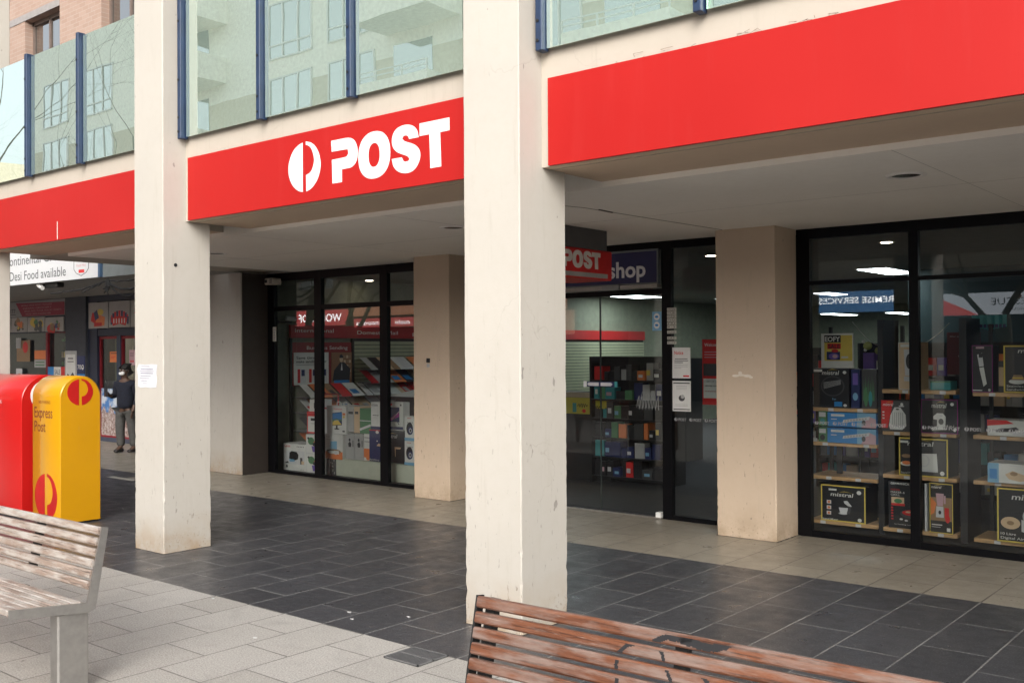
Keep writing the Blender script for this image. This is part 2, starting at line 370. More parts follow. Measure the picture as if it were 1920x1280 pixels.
# ================================================================= GROUND
def sheet(name, rects, z, m, kind='structure'):
    b = MB()
    for (x0, x1, y0, y1) in rects: b.quad([(x0, y0, z), (x1, y0, z), (x1, y1, z), (x0, y1, z)], m)
    return tag(b.build(name), kind=kind)
XC = [-11.965, -8.100, -4.2355, -0.3708]; CW, CD = .449, .4587
sheet('ground', [(-400, 400, -400, 400)], -.012, flat('far_ground', (.2, .19, .18), .8))
sheet('street_paving', [(-80, 40, -16, -.5608)], 0, 'pave_front')
sheet('dark_paving_band', [(-12.7, 40, -.5608, 2.516), (-80, -12.7, -.5608, 2.87)], .0, 'pave_dark')
sheet('arcade_paving', [(-12.7, 40, 2.516, 4.12), (-80, -12.7, 2.87, 5.2), (-12.7, -12.24, 4.12, 5.2)], 0, 'pave_rear')
sheet('light_paving_strip', [(-12.95, -12.3, 2.36, 2.47)], .004, flat('light_strip', (.36, .34, .30), .6))
# drain grate
g = MB(); mg = flat('cast_iron', (.10, .10, .102), .6, .1)
gx0, gx1, gy0, gy1 = -4.118, -3.852, -.805, -.567
g.box(gx0, gx1, gy0, gy1, .001, .004, flat('grate_pit', (.03, .03, .03), .8))
for i in range(14):
    x = gx0 + .012 + i * (gx1 - gx0 - .02) / 14; g.box(x, x + .008, gy0 + .008, gy1 - .008, .004, .009, mg)
for a in ((gx0, gx1, gy0, gy0 + .008), (gx0, gx1, gy1 - .008, gy1), (gx0, gx0 + .008, gy0, gy1), (gx1 - .008, gx1, gy0, gy1), (gx0, gx1, (gy0 + gy1) / 2 - .005, (gy0 + gy1) / 2 + .005)):
    g.box(*a, .004, .0105, flat('grate_rim', (.13, .13, .13), .6))
tag(g.build('drain_grate'), 'small square iron drain grate at the edge of the dark paving', 'drain grate')
# litter: flattened gum and paper scraps
ml = flat('paper_scrap', (.48, .48, .47), .7)
for i, (x, y, r, lb) in enumerate([(-6.02, -.62, .020, 'white paper scrap on the edge of the dark paving, leftmost one by the left bench'), (-5.0, -.28, .016, 'tiny white scrap lying on the dark paving, left of the drain grate'),
        (-4.86, -.38, .014, 'smallest white scrap on the dark paving left of the drain grate'), (-4.62, -.12, .012, 'white scrap lying on the dark paving nearer the middle column'), (-3.75, -.33, .020, 'white scrap lying beside the foot of the middle column'), (-5.0, -1.02, .02, 'white scrap lying on the light paving in front of the dark band')]):
    b = MB(); n = 7; p = [(x + r * random.uniform(.5, 1.5) * math.cos(2 * math.pi * k / n), y + r * random.uniform(.25, .6) * math.sin(2 * math.pi * k / n)) for k in range(n)]
    b.prism(p, (Vector((0, 0, .001)), X_, Y_, Z_), .004, ml); tag(b.build('litter_scrap'), lb, 'litter', 'scraps of litter on the paving')

# ================================================================= POST OFFICE BUILDING
B = thing('post_office_building', (-6, 2, 0), 'cream rendered building with an open arcade on square columns over dark shop windows', 'building')
for i, x in enumerate(XC):
    worn_column(x, x + CW, 0, CD, -.01, 9.0, 'render', i).build('column', B); base_joint_shade(x, x + CW, 0, CD, i).build('base_joint_shade', B)
for i, x0 in enumerate((-12.232, -8.327, -4.4297)):
    xl = x0 - (.75 if i == 0 else 0); base_joint_shade(xl, x0 + .577, 3.6193, 4.066, i + 9).build('base_joint_shade', B); worn_column(xl, x0 + .5655 + (.0117 if i == 2 else 0), 3.6193, 4.066, -.01, 2.773, 'render' if i == 0 else 'render_rear', i + 5).build('rear_column', B)
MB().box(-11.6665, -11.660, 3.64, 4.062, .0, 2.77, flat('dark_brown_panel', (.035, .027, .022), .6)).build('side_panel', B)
for i in range(4):   # street beams between the columns
    x0 = XC[i] + CW; x1 = XC[i + 1] if i < 3 else 6.0
    b = MB(); b.box(x0 - .02, x1 + .02, .2207, .888, 2.81, 3.785, 'render_beam', skip='b'); b.box(x0 - .02, x1 + .02, .2207, .888, 2.81, 3.785, 'soffit', skip='tfklr')
    b.box(x0, x1, .30, .307, 2.806, 2.8101, flat('drip_groove', (.40, .34, .27), .8)); b.build('street_beam', B)
b = MB(); b.box(-11.965, -11.05, .888, 4.3, 2.80, 3.7, 'render_beam'); b.build('end_beam', B)
b = MB(); b.box(-11.05, 6.0, .888, 4.13, 2.773, 3.70, 'ceil'); b.build('arcade_ceiling', B)
mcr = flat('ceiling_joint', (.22, .19, .16), .8)
b = MB()
b.tube([(-4.62, .95, 2.7725), (-4.45, 1.6, 2.7725), (-4.42, 2.3, 2.7725), (-4.35, 3.6, 2.7725)], .0035, mcr, 5); b.build('ceiling_crack', B)
MB().box(-11.0, 6, 2.348, 2.352, 2.7722, 2.7729, flat('ceiling_seam', (.45, .42, .38), .8)).build('ceiling_seam', B)
for xs_ in (-9.9, -7.9, -5.9, -1.9, .1): MB().box(xs_, xs_ + .003, .89, 4.06, 2.7722, 2.7729, flat('ceiling_seam', (.45, .42, .38), .8)).build('ceiling_seam', B)
b = MB(); b.tube([(-4.42, 1.75, 2.772), (-4.43, 1.95, 2.772)], .008, flat('dark_patch', (.08, .06, .05), .8), 5); b.build('ceiling_crack', B)
b = MB(); b.box(-11.965, 6.0, 4.13, 4.30, 2.75, 3.70, 'ceil'); b.box(-11.965, 6, 3.4, 3.6, 3.7, 9.0, 'render_beam'); b.box(-11.98, -11.9, 3.6, 20, 3.7, 9.0, 'render_beam')
b.box(-12.25, -11.80, 4.066, 20, -.01, 3.7, 'render_beam')
b.box(-11.965, 6, .9, 3.4, 8.9, 9.1, 'render_beam')
b.build('upper_wall', B)
b = MB(); b.box(-11.79, 6, 20, 20.1, 0, 2.8, 'int_wall'); b.box(6, 6.1, 4.14, 20, 0, 2.8, 'int_wall'); b.box(-11.80, -11.75, 4.2, 20, 0, 2.76, 'int_wall'); b.build('inner_wall', B)
b = MB(); b.box(-11.75, 6, 4.14, 20, -.005, .012, 'int_floor'); b.build('shop_floor', B)
b = MB(); b.box(-11.75, 6, 4.301, 20, 2.76, 2.85, 'int_ceil'); b.build('shop_ceiling', B)
# upper storey windows behind the balustrade
for x in (-10.9, -8.6, -6.9, -4.9, -3.0, -1.2):
    f = MB(); f.box(x, x + 1.3, 3.34, 3.42, 3.75, 6.2, 'white'); f = f.build('window', B)
    MB().box(x + .06, x + 1.24, 3.32, 3.335, 3.82, 6.14, 'opp_glass').build('pane', f)
# balustrade of the terrace
posts = {0: (-10.42, -9.35), 1: (-7.605, -6.51, -5.455), 2: (-3.735, -2.66, -1.60), 3: (.13, 1.2)}
span = {0: (-11.51, -8.105), 1: (-7.60, -4.38), 2: (-3.74, -.375), 3: (.10, 3)}
for bay in range(4):
    xs = [span[bay][0]] + [p + .0 for p in posts[bay] if p > span[bay][0] + .2] + [span[bay][1]]
    for k in range(len(xs) - 1):
        MB().box(xs[k] + .035, xs[k + 1] - .012, .170, .182, 3.515, 4.735, 'bal_glass').build('glass_panel', B)
    for p in posts[bay]:
        q = MB(); q.bevbox(p - .024, p + .024, .125, .20, 3.50, 4.76, 'blue_post', .004)
        for z in (3.56, 3.68, 4.0, 4.5): q.cyl((p - .004, .125, z), (p - .004, .118, z), .010, MAT['black'], 8)
        q.build('balustrade_post', B)
# shopfront glazing
YF0, YF1 = 4.066, 4.125
def bar(x0, x1, z0, z1, y0=YF0, y1=YF1, nm='window_frame'): return MB().box(x0, x1, y0, y1, z0, z1, 'black_frame').build(nm, B)
def pane(x0, x1, z0, z1, y=4.10): return MB().quad([(x0, y, z0), (x1, y, z0), (x1, y, z1), (x0, y, z1)], 'glass').build('window_pane', B)
f = MB()
f.box(-11.666, -11.52, YF0, YF1, 0, 2.773, 'black_frame')
for a, c in ((-10.657, -10.514), (-9.378, -9.242), (-8.45, -8.3)): f.box(a, c, YF0, YF1, 0, 2.773, 'black_frame')
for a, c in ((-11.52, -10.657), (-10.514, -9.378), (-9.242, -8.45)):
    f.box(a, c, YF0 + .003, YF1, 2.665, 2.773, 'black_frame'); f.box(a, c, YF0 + .003, YF1, 2.25, 2.312, 'black_frame'); f.box(a, c, YF0 + .003, YF1, 0, .045, 'black_frame')
    pane(a, c, .045, 2.25); pane(a, c, 2.312, 2.665)
f.build('window_frame', B)
f = MB()
for a, c in ((-5.27, -5.165), (-4.46, -4.40)): f.box(a, c, YF0, YF1, 0, 2.773, 'black_frame')
for a, c in ((-7.762, -5.27), (-5.165, -4.46)):
    f.box(a, c, YF0 + .003, YF1, 2.695, 2.773, 'black_frame')
f.box(-7.762, -5.27, YF0 + .003, YF1, 2.245, 2.30, 'black_frame'); f.box(-5.165, -4.46, YF0 + .003, YF1, 0, .045, 'black_frame')
f.build('window_frame', B)
pane(-5.165, -4.46, .045, 2.695); pane(-7.762, -5.27, 2.30, 2.695)
f = MB()
cuts = [-3.813, -2.852, -1.84, -.85, .15, 1.15]
f.box(-3.852, -3.727, YF0, YF1, 0, 2.773, 'black_frame')
for c in cuts[1:]: f.box(c, c + .079, YF0, YF1, 0, 2.773, 'black_frame')
for k in range(5):
    a = -3.727 if k == 0 else cuts[k] + .079; c = cuts[k + 1]
    f.box(a, c, YF0 + .003, YF1, 2.68, 2.773, 'black_frame'); f.box(a, c, YF0 + .003, YF1, 2.265, 2.30, 'black_frame'); f.box(a, c, YF0 + .003, YF1, 0, .06, 'black_frame')
    pane(a, c, .06, 2.265); pane(a, c, 2.30, 2.68)
f.build('window_frame', B)
# automatic glass door in the middle bay
d = MB()
d.quad([(-6.055, 4.13, .02), (-5.275, 4.13, .02), (-5.275, 4.13, 2.245), (-6.055, 4.13, 2.245)], 'glass')
d.box(-6.062, -6.05, 4.122, 4.138, .02, 2.245, flat('door_edge', (.05, .06, .06), .3))
do = d.build('sliding_door', B)
MB().box(-5.345, -5.285, 4.05, 4.12, .012, .062, 'white').build('floor_guide', do)
d = MB(); d.quad([(-7.6, 4.118, .02), (-6.045, 4.118, .02), (-6.045, 4.118, 2.245), (-7.6, 4.118, 2.245)], 'glass'); d.build('sliding_door', B)
t = MB(); t.box(-7.762, -5.275, 3.99, YF0, 2.305, 2.345, flat('door_track_metal', (.30, .29, .27), .4, .5)); t.box(-5.93, -5.72, 3.975, 3.99, 2.30, 2.35, 'grey'); t.build('door_track', B)
MB().box(-7.762, -5.27, 4.02, 4.066, .004, .014, flat('threshold', (.32, .30, .27), .4, .5)).build('door_threshold', B)

# ================================================================= SIGNS
Pp = [(-5.722, 3.234), (-5.573, 3.234), (-5.504, 3.225), (-5.462, 3.197), (-5.437, 3.150), (-5.433, 3.102), (-5.443, 3.058), (-5.472, 3.029), (-5.513, 3.013), (-5.605, 3.012), (-5.605, 2.920), (-5.709, 2.920), (-5.714, 3.094), (-5.580, 3.096), (-5.548, 3.102), (-5.533, 3.119), (-5.538, 3.140), (-5.556, 3.151), (-5.716, 3.154)]
Sp = [(-4.82, 3.137), (-4.832, 3.18), (-4.862, 3.214), (-4.908, 3.234), (-4.97, 3.239), (-5.03, 3.226), (-5.067, 3.194), (-5.081, 3.148), (-5.07, 3.101), (-5.03, 3.063), (-4.967, 3.037), (-4.925, 3.02), (-4.909, 3.003), (-4.917, 2.989), (-4.944, 2.986), (-4.97, 2.997), (-4.985, 3.021), (-5.083, 3.021), (-5.071, 2.979), (-5.038, 2.939), (-4.983, 2.914), (-4.914, 2.908), (-4.855, 2.928), (-4.817, 2.973), (-4.805, 3.02), (-4.822, 3.062), (-4.864, 3.094), (-4.923, 3.116), (-4.962, 3.132), (-4.98, 3.149), (-4.969, 3.164), (-4.94, 3.166), (-4.92, 3.154), (-4.912, 3.137)]
Tp = [(-4.811, 3.228), (-4.535, 3.228), (-4.535, 3.143), (-4.620, 3.143), (-4.611, 2.914), (-4.711, 2.914), (-4.720, 3.143), (-4.811, 3.143)]
def ring_letter(cx, cz, a, b, ai, bi, n=40, e=.88):
    def pt(t, A, Bq): c, q = math.cos(t), math.sin(t); return (cx + A * math.copysign(abs(c) ** e, c), cz + Bq * math.copysign(abs(q) ** e, q))
    ts = [2 * math.pi * i / n for i in range(n)]
    return [([pt(t, a, b) for t in ts], [pt(t, ai, bi) for t in ts])]
L1 = [(-.10, .98), (-.30, .93), (-.58, .80), (-.82, .56), (-.97, .25), (-1.0, 0), (-.97, -.25), (-.82, -.56), (-.58, -.80), (-.30, -.95), (-.10, -.99)]
L2 = [(.10, 1.0), (.35, .94), (.60, .80), (.83, .55), (.97, .22), (1.0, -.02), (.95, -.30), (.78, -.62), (.50, -.86), (.30, -.95), (.12, -.99), (.11, -.34), (.28, -.30), (.46, -.18), (.58, .06), (.60, .25), (.52, .52), (.38, .73), (.22, .83), (.10, .86)]
def smooth(pl, it=1):
    for _ in range(it):
        q = []
        for i in range(len(pl)):
            a, b2, c, d2 = [Vector(pl[(i + j) % len(pl)]) for j in (-1, 0, 1, 2)]
            q.append(tuple(b2)); e1 = (b2 - a); e2 = (c - b2); e3 = (d2 - c)
            if e1.length and e3.length and e2.length and e1.normalized().dot(e2.normalized()) > .6 and e2.normalized().dot(e3.normalized()) > .6:
                q.append(tuple((b2 + c) * .5625 - (a + d2) * .0625))
        pl = q
    return pl
def logo(b, fr, u, v, r, m, t=.003, off=0.0, rz=None):
    rz = rz or r
    for L in (L1, L2): b.prism([(u + x * r, v + z * rz) for x, z in smooth(L, 2)], fr, t, m, off=off)
def post_letters(b, fr, m, t, sx=1, sz=1, ox=0, oz=0, off=0.0):
    f = lambda pl: [((x + 5.722) * sx + ox, (z - 2.908) * sz + oz) for x, z in pl]
    par = b
    for pl in (smooth(Pp, 1), smooth(Sp, 2), Tp): q = MB(); q.prism(f(pl), fr, t, m, off=off); q.build('letter', par)
    b = MB()
    for o, i in ring_letter(-5.262, 3.073, .164, .166, .058, .084):
        o, i = f(o), f(i); O, U, V, Nn = fr; n = len(o); P = lambda q, k: O + U * q[0] + V * q[1] + Nn * (off + k)
        vs = [P(q, t) for q in o] + [P(q, t) for q in i] + [P(q, 0) for q in o] + [P(q, 0) for q in i]
        fc = []
        for k in range(n): j = (k + 1) % n; fc += [(k, j, n + j, n + k), (2 * n + k, 2 * n + j, j, k), (n + k, n + j, 3 * n + j, 3 * n + k)]
        b.add(vs, fc, m)
    b.build('letter', par)
YS = .1957
def fascia(x0, x1, label):
    e = thing('fascia_sign', ((x0 + x1) / 2, YS, 2.81), label, 'sign', 'red fascia signs above the arcade')
    MB().box(x0, x1, YS, .2207, 2.812, 3.343, 'red_panel').build('panel', e); return e
e0 = fascia(-11.50, -8.102, 'plain red fascia sign without lettering over the far left arcade bay')
b = MB(); b.box(-9.89, -9.878, YS - .0015, YS, 2.82, 3.0, flat('scratch', (.8, .6, .55), .5)); b.build('scratch', e0)
e1 = fascia(-7.585, -4.237, 'red fascia sign with white POST lettering and round logo between two columns')
post_letters(e1, ff(-5.722, YS, 2.908), MAT['white_vinyl'], .002)
b = MB(); logo(b, ff(-6.031, YS, 3.081), 0, 0, .189, MAT['white_vinyl'], .002); b.build('logo', e1)
e2 = fascia(-3.72, -.372, 'plain red fascia sign over the right arcade bay, largest and blank')
b = MB()
for k in range(18):
    x = random.choice([-2.75, -2.35, -2.05, -3.1]) + random.gauss(0, .11); z = 3.343 + random.uniform(-.004, .018)
    b.tube([(x, .214, z), (x + random.uniform(-.03, .03), .208, z + random.uniform(-.005, .02)), (x + random.uniform(-.06, .06), .212, z + random.uniform(-.004, .02))], .0009, flat('twig', (.12, .09, .06), .9), 4)
tag(b.build('plant_debris'), 'dry twigs and dirt caught along the top of the blank right sign', 'debris')
# hanging sign in the arcade
e = thing('hanging_sign', (-5.6, 2.6, 2.773), 'red box sign with POST on its side hanging from the arcade ceiling before the door', 'sign')
MB().box(-5.62, -5.19, 2.25, 2.985, 2.59, 2.773, flat('charcoal_housing', (.075, .075, .078), .6)).build('housing', e)
MB().bevbox(-5.66, -5.185, 2.22, 3.065, 2.322, 2.59, flat('sign_red', (.50, .012, .014), .45), .012).build('box', e)
b = MB(); b.box(-5.1850, -5.1822, 2.24, 2.985, 2.338, 2.378, flat('grey_stripe', (.30, .30, .29), .5)); b.build('stripe', e)
post_letters(e, fs(-5.185, 2.303, 2.412), flat('sign_white', (.62, .60, .57), .5), .003, sx=.478, sz=.47)
# Postshop sign over the door
e = thing('door_sign', (-6.4, 4.05, 2.37), 'navy blue sign reading Postshop in white above the glass door', 'sign')
MB().box(-7.6, -5.30, 4.035, 4.064, 2.365, 2.68, flat('sign_navy', (.006, .010, .075), .4)).build('panel', e)
b = MB(); b.text(ff(0, 4.035, 0), 'Post', -6.43, 2.43, .155, flat('letter_grey', (.66, .66, .68), .5), 2, w=.50, bold=.025); b.build('lettering', e); b = MB()
b.text(ff(0, 4.035, 0), 'shop', -5.885, 2.43, .155, flat('letter_grey', (.66, .66, .68), .5), 2, w=.45, bold=.025); b.build('lettering', e)
b = MB(); mt = flat('sign_rim', (.14, .16, .17), .4, .3)
b.box(-7.6, -5.30, 4.025, 4.06, 2.68, 2.70, mt); b.box(-7.6, -5.285, 4.025, 4.06, 2.350, 2.364, mt); b.box(-5.30, -5.285, 4.025, 4.06, 2.364, 2.70, mt); b.build('rim', e)

# ================================================================= ceiling fittings outside
for (x, y, lb) in ((-2.104, 1.753, 'round recessed downlight in the ceiling of the right arcade bay'), (-6.022, 1.827, 'round recessed downlight in the ceiling of the middle arcade bay'), (-9.55, 1.80, 'round recessed downlight in the ceiling of the left arcade bay')):
    e = thing('downlight', (x, y, 2.773), lb, 'downlight', 'recessed downlights in the arcade ceiling')
    b = MB(); n = 28; vs = []
    for r, z in ((.125, 2.772), (.115, 2.762), (.088, 2.764), (.084, 2.7735)): vs += [(x + r * math.cos(2 * math.pi * i / n), y + r * math.sin(2 * math.pi * i / n), z) for i in range(n)]
    b.add(vs, [(L * n + i, L * n + (i + 1) % n, (L + 1) * n + (i + 1) % n, (L + 1) * n + i) for L in range(3) for i in range(n)], flat('downlight_rim', (.85, .82, .78), .4), True); b.build('rim', e)
    MB().cyl((x, y, 2.7725), (x, y, 2.768), .086, flat('dark_lamp', (.05, .035, .03), .2), 28).build('lamp', e)
e = thing('security_sensor', (-11.44, 3.98, 2.66), 'white box sensor mounted high at the left edge of the far shop window', 'sensor')
b = MB(); b.bevbox(-11.52, -11.34, 3.90, 4.06, 2.61, 2.70, flat('sensor_plastic', (.50, .45, .38), .5), .012)
for k in range(4): b.box(-11.40 + k * .0, -11.343, 3.895, 3.8985, 2.63 + k * .016, 2.637 + k * .016, 'black')
b.build('body', e); MB().ball((-11.475, 3.895, 2.655), .024, 'black').build('lens', e)

# ================================================================= STREET BENCHES
def bench(x0, x1, yb, m, label, struts, paint=None):
    """runs along x; faces the street (-y); yb = rear line of the back rest top"""
    e = thing('street_bench', ((x0 + x1) / 2, yb - .3, 0), label, 'bench', 'slatted benches along the street')
    pr = [(yb + .0, .80), (yb - .035, .805), (yb - .115, .437), (yb - .50, .475), (yb - .50, .430), (yb - .105, .385), (yb - .07, .40)]
    # backrest slats lie along the lean from (yb-.03,.8) to (yb-.10,.47)
    b = MB(); L = math.hypot(.075, .335); dy, dz = -.075 / L, -.335 / L; ny, nz = dz, -dy    # normal toward street
    for k in range(6):
        s0 = .004 + k * .0545; s1 = s0 + .041; yy = yb - .012; zz = .803
        a = (yy + dy * s0, zz + dz * s0); c = (yy + dy * s1, zz + dz * s1); t = .032; r = .006
        pts = [(a[0], a[1]), (a[0] + ny * (t - r), a[1] + nz * (t - r)), (a[0] + ny * t + dy * r, a[1] + nz * t + dz * r), (c[0] + ny * t - dy * r, c[1] + nz * t - dz * r), (c[0] + ny * (t - r), c[1] + nz * (t - r)), (c[0], c[1])]
        n = len(pts); j = .004
        vs = [(x0 + j, p[0], p[1]) for p in pts] + [(x1 - j, p[0], p[1]) for p in pts]
        b.add(vs, [(i, (i + 1) % n, n + (i + 1) % n, n + i) for i in range(n)] + [tuple(range(n))[::-1], tuple(range(n, 2 * n))], m)
    if paint:     # sprayed strokes as small cells lying on the slat faces
        ms = flat('black_spray', (.014, .014, .016), .6); cs = .0035; rnd = random.Random(2); fo = Vector((0, yb - .012 + ny * .0326, .803 + nz * .0326)); dv = Vector((0, dy, dz))
        for pts, r0 in paint:
            pv = [Vector(p) for p in pts]; xa, xb = min(p.x for p in pv) - r0, max(p.x for p in pv) + r0; sa, sb = min(p.y for p in pv) - r0, max(p.y for p in pv) + r0
            for iu in range(int((xb - xa) / cs) + 1):
                run = None
                for iv in range(int((sb - sa) / cs) + 2):
                    u, q = xa + iu * cs, sa + iv * cs; ph_ = (q - .004) % .0545
                    dm = min(((Vector((u, q)) - (a + (c - a) * max(0, min(1, (Vector((u, q)) - a).dot(c - a) / (c - a).length_squared)))).length) for a, c in zip(pv, pv[1:]))
                    on = dm < r0 * rnd.uniform(.8, 1.08) and .0065 < ph_ < .036 and .004 < q < .31
                    if on and run is None: run = q
                    if not on and run is not None:
                        b.quad([fo + X_ * u + dv * run, fo + X_ * u + dv * q, fo + X_ * (u + cs) + dv * q, fo + X_ * (u + cs) + dv * run], ms); run = None
    b.build('backrest', e)
    b = MB()
    for k in range(7):
        y1 = yb - .135 - k * .054; y0 = y1 - .043; z = .462 + k * .0045 - .018
        b.bevbox(x0 + .004, x1 - .004, y0, y1, z - .03, z, m, .005)
    b.build('seat', e)
    def plate(xa, xb, nm, mm):
        q = MB(); n = len(pr); q.add([(xa, p[0], p[1]) for p in pr] + [(xb, p[0], p[1]) for p in pr],
            [(i, (i + 1) % n, n + (i + 1) % n, n + i) for i in range(n)] + [(2, 1, 0, 6), (2, 6, 5), (2, 5, 4, 3), (n + 6, n + 0, n + 1, n + 2), (n + 5, n + 6, n + 2), (n + 3, n + 4, n + 5, n + 2)], mm)
        q.build(nm, e)
    me = 'steel' if m == MAT['wood_l'] else MAT['dark_metal']
    plate(x0 - .010, x0, 'end_frame', me); plate(x1, x1 + .012, 'end_frame', me)
    for x in struts:
        q = MB(); q.add([(xx, yy, zz) for xx in (x - .022, x + .022) for yy, zz in ((yb - .008, .79), (yb + .022, .79), (yb - .042, .485), (yb - .077, .485))], [(0, 1, 2, 3), (4, 7, 6, 5), (0, 4, 5, 1), (1, 5, 6, 2), (3, 2, 6, 7), (0, 3, 7, 4)], MAT['dark_metal'])
        q.box(x - .022, x + .022, yb - .48, yb - .08, .400, .418, MAT['dark_metal']); q.build('strut', e)
    for x in (x0 + .01, x1 - .095):
        MB().bevbox(x, x + .085, yb - .255, yb - .095, 0, .40, 'steel', .008).build('leg', e)
    return e
bench(-7.1, -4.912, -1.985, MAT['wood_l'], 'weathered grey street bench with pale steel end frame, left near the yellow post box', (-6.9, -5.62))
br = bench(-2.44, .35, -1.86, MAT['wood_r'], 'reddish brown slatted street bench with black graffiti, in the foreground right', (-2.40, -1.62, -.75), [([(-1.821, .19), (-1.830, .134), (-1.828, .10), (-1.801, .07), (-1.756, .055), (-1.716, .058), (-1.69, .056)], .007), ([(-1.69, .053), (-1.668, .071), (-1.658, .101), (-1.63, .145)], .006), ([(-1.70, .040), (-1.66, .020), (-1.60, .020), (-1.574, .012)], .009), ([(-1.60, .020), (-1.506, .028), (-1.453, .012), (-1.44, -.002)], .013), ([(-1.56, .107), (-1.532, .109), (-1.506, .128)], .007)])
br.rotation_euler = (0, 0, math.radians(1.8)); br.location.y += (br.location.x + 2.44) * math.sin(math.radians(1.8))
bench(-10.9, -8.71, -1.985, MAT['wood_l'], 'street bench standing farther left, seen only mirrored in the glass door', (-10.3, -9.4))
# ================================================================= POST BOXES
def post_box(x0, x1, y0, y1, h, mcol, name, label, logom, legend):
    r = (y1 - y0) / 2; yc = (y0 + y1) / 2; e = thing(name, ((x0 + x1) / 2, yc, 0), label, 'post box', 'post boxes beside the arcade')
    prof = [(y0 + .0, .02)] + [(yc - r * math.cos(t), h - r + r * math.sin(t)) for t in [math.pi * i / 28 for i in range(29)]] + [(y1, .02)]
    n = len(prof); bvl = .012
    b = MB(); ins = lambda p: (yc + (p[0] - yc) * (1 - bvl / r), .02 + (p[1] - .02) * (1 - bvl / h) if p[1] > .03 else p[1])
    rows = [(x0, [ins(p) for p in prof]), (x0 + bvl, prof), (x1 - bvl, prof), (x1, [ins(p) for p in prof])]
    vs = [(x, p[0], p[1]) for x, pp in rows for p in pp]
    b.add(vs, [(L * n + i, L * n + i + 1, (L + 1) * n + i + 1, (L + 1) * n + i) for L in range(3) for i in range(n - 1)], mcol, True)
    b.add(vs, [tuple(range(n))[::-1], tuple(range(3 * n, 4 * n))], mcol)
    b.add(vs, [(0, n, n + n - 1, n - 1)] , mcol)
    o = b.build('body', e)
    MB().box(x0 + .02, x1 - .02, y0 + .02, y1 - .02, 0, .03, 'black').build('base', e)
    MB().box(x0 + .08, x1 - .08, y1 - .004, y1 + .012, h - .42, h - .36, 'dark_metal').build('slot', e)
    return e
def m_post(name, col):
    s = N(name); v = s.coord(); n = s.noise(2.2, 3, .5, v); c = s.mix(s.ramp(n, [(.3, 0), (.7, 1)]), tuple(x * .93 for x in col), col)
    sc_ = s.noise(1.0, 4, .6, s.coord((20, 20, 3))); c = s.mix(s.math('MULTIPLY', s.ramp(sc_, [(.68, 0), (.72, 1)]), .25), c, tuple(min(1, x * .5 + .1) for x in col))
    s.base(c); s.b.inputs['Roughness'].default_value = .28; s.b.inputs['Specular IOR Level'].default_value = .35; s.b.inputs['Coat Weight'].default_value = .42; s.b.inputs['Coat Roughness'].default_value = .04
    s.bump(s.noise(1.6, 2, .4, v), .25, .02); return s.m
MY = m_post('yellow_enamel', (.54, .26, .004)); MR = m_post('red_enamel', (.44, .010, .009))
LR = flat('logo_red', (.40, .006, .005), .5)
e = post_box(-10.265, -9.694, .12, .547, 1.462, MY, 'yellow_post_box', 'narrow yellow arch-topped post box with red round logos', LR, 1)
b = MB(); logo(b, fs(-9.694, .330, 1.300), 0, 0, .132, LR, .002); b.build('logo', e)
b = MB(); logo(b, ff(-9.975, .12, .262), 0, 0, .232, LR, .002); b.build('logo', e)
b = MB(); tx = flat('text_brown', (.16, .035, .012), .5); F = ff(0, .12, 0)
b.text(F, 'NO PARKING', -10.12, 1.185, .030, tx, 2, w=.24); b.text(F, 'Express', -10.215, 1.045, .105, tx, 2, w=.38, bold=.008); b.text(F, 'Post', -10.215, .905, .105, tx, 2, w=.235, bold=.008); b.build('lettering', e)
e = post_box(-11.55, -10.43, .08, .628, 1.462, MR, 'red_post_box', 'wide glossy red arch-topped post box with a white logo, left of the yellow one', MAT['white_vinyl'], 0)
b = MB(); logo(b, fs(-10.43, .345, 1.25), 0, 0, .165, MAT['white_vinyl'], .002); b.build('logo', e)
b = MB(); b.text(ff(0, .08, 0), 'NO PARKING', -11.13, 1.165, .032, MAT['white_vinyl'], 2, w=.26); b.build('lettering', e)
# ================================================================= notices and stickers on columns
def paper(name, pts, y, m, label, cat, lines=None, group=None):
    b = MB(); fr = ff(0, y, 0); b.prism(pts, fr, .002, m)
    if lines:
        mi = flat('ink_grey', (.18, .18, .24), .8)
        for (u0, u1, v, h) in lines: b.rect(fr, u0, u1, v, v + h, mi, 4)
    return tag(b.build(name), label, cat, group)
paper('paper_notice', [(-8.045, 1.40), (-8.0, 1.388), (-7.92, 1.394), (-7.84, 1.388), (-7.755, 1.395), (-7.745, 1.45), (-7.752, 1.52), (-7.738, 1.588), (-7.83, 1.592), (-7.93, 1.585), (-8.03, 1.592), (-8.058, 1.55), (-8.04, 1.48)], -.001, flat('crumpled_paper', (.55, .55, .58), .8, var=.08), 'crumpled white paper notice taped to the left column', 'notice',
      [(-7.99, -7.86, 1.57, .004), (-8.0, -7.80, 1.545, .006), (-8.01, -7.79, 1.528, .004), (-8.0, -7.80, 1.510, .006), (-8.0, -7.84, 1.488, .004), (-8.01, -7.86, 1.468, .004), (-7.99, -7.90, 1.447, .004), (-7.96, -7.90, 1.425, .003)])
b = MB(); b.cyl((-7.6515, .118, 2.431), (-7.647, .118, 2.431), .016, 'black', 12); tag(b.build('bolt_hole'), 'small black round hole on the side of the left column', 'bolt hole')
paper('sticker', [(-8.118, 1.556), (-8.062, 1.552), (-8.060, 1.603), (-8.116, 1.605)], 3.6185, MAT['black'], 'small black sticker on the rear column right of the camera display window', 'sticker', group='stickers on the rear column')
paper('sticker', [(-8.112, 1.50), (-8.07, 1.50), (-8.068, 1.54), (-8.11, 1.54)], 3.6185, flat('sticker_grey', (.35, .38, .4), .6), 'small grey sticker below the black one on the rear column', 'sticker', group='stickers on the rear column')
b = MB(); mk = flat('filler_white', (.72, .66, .58), .8)
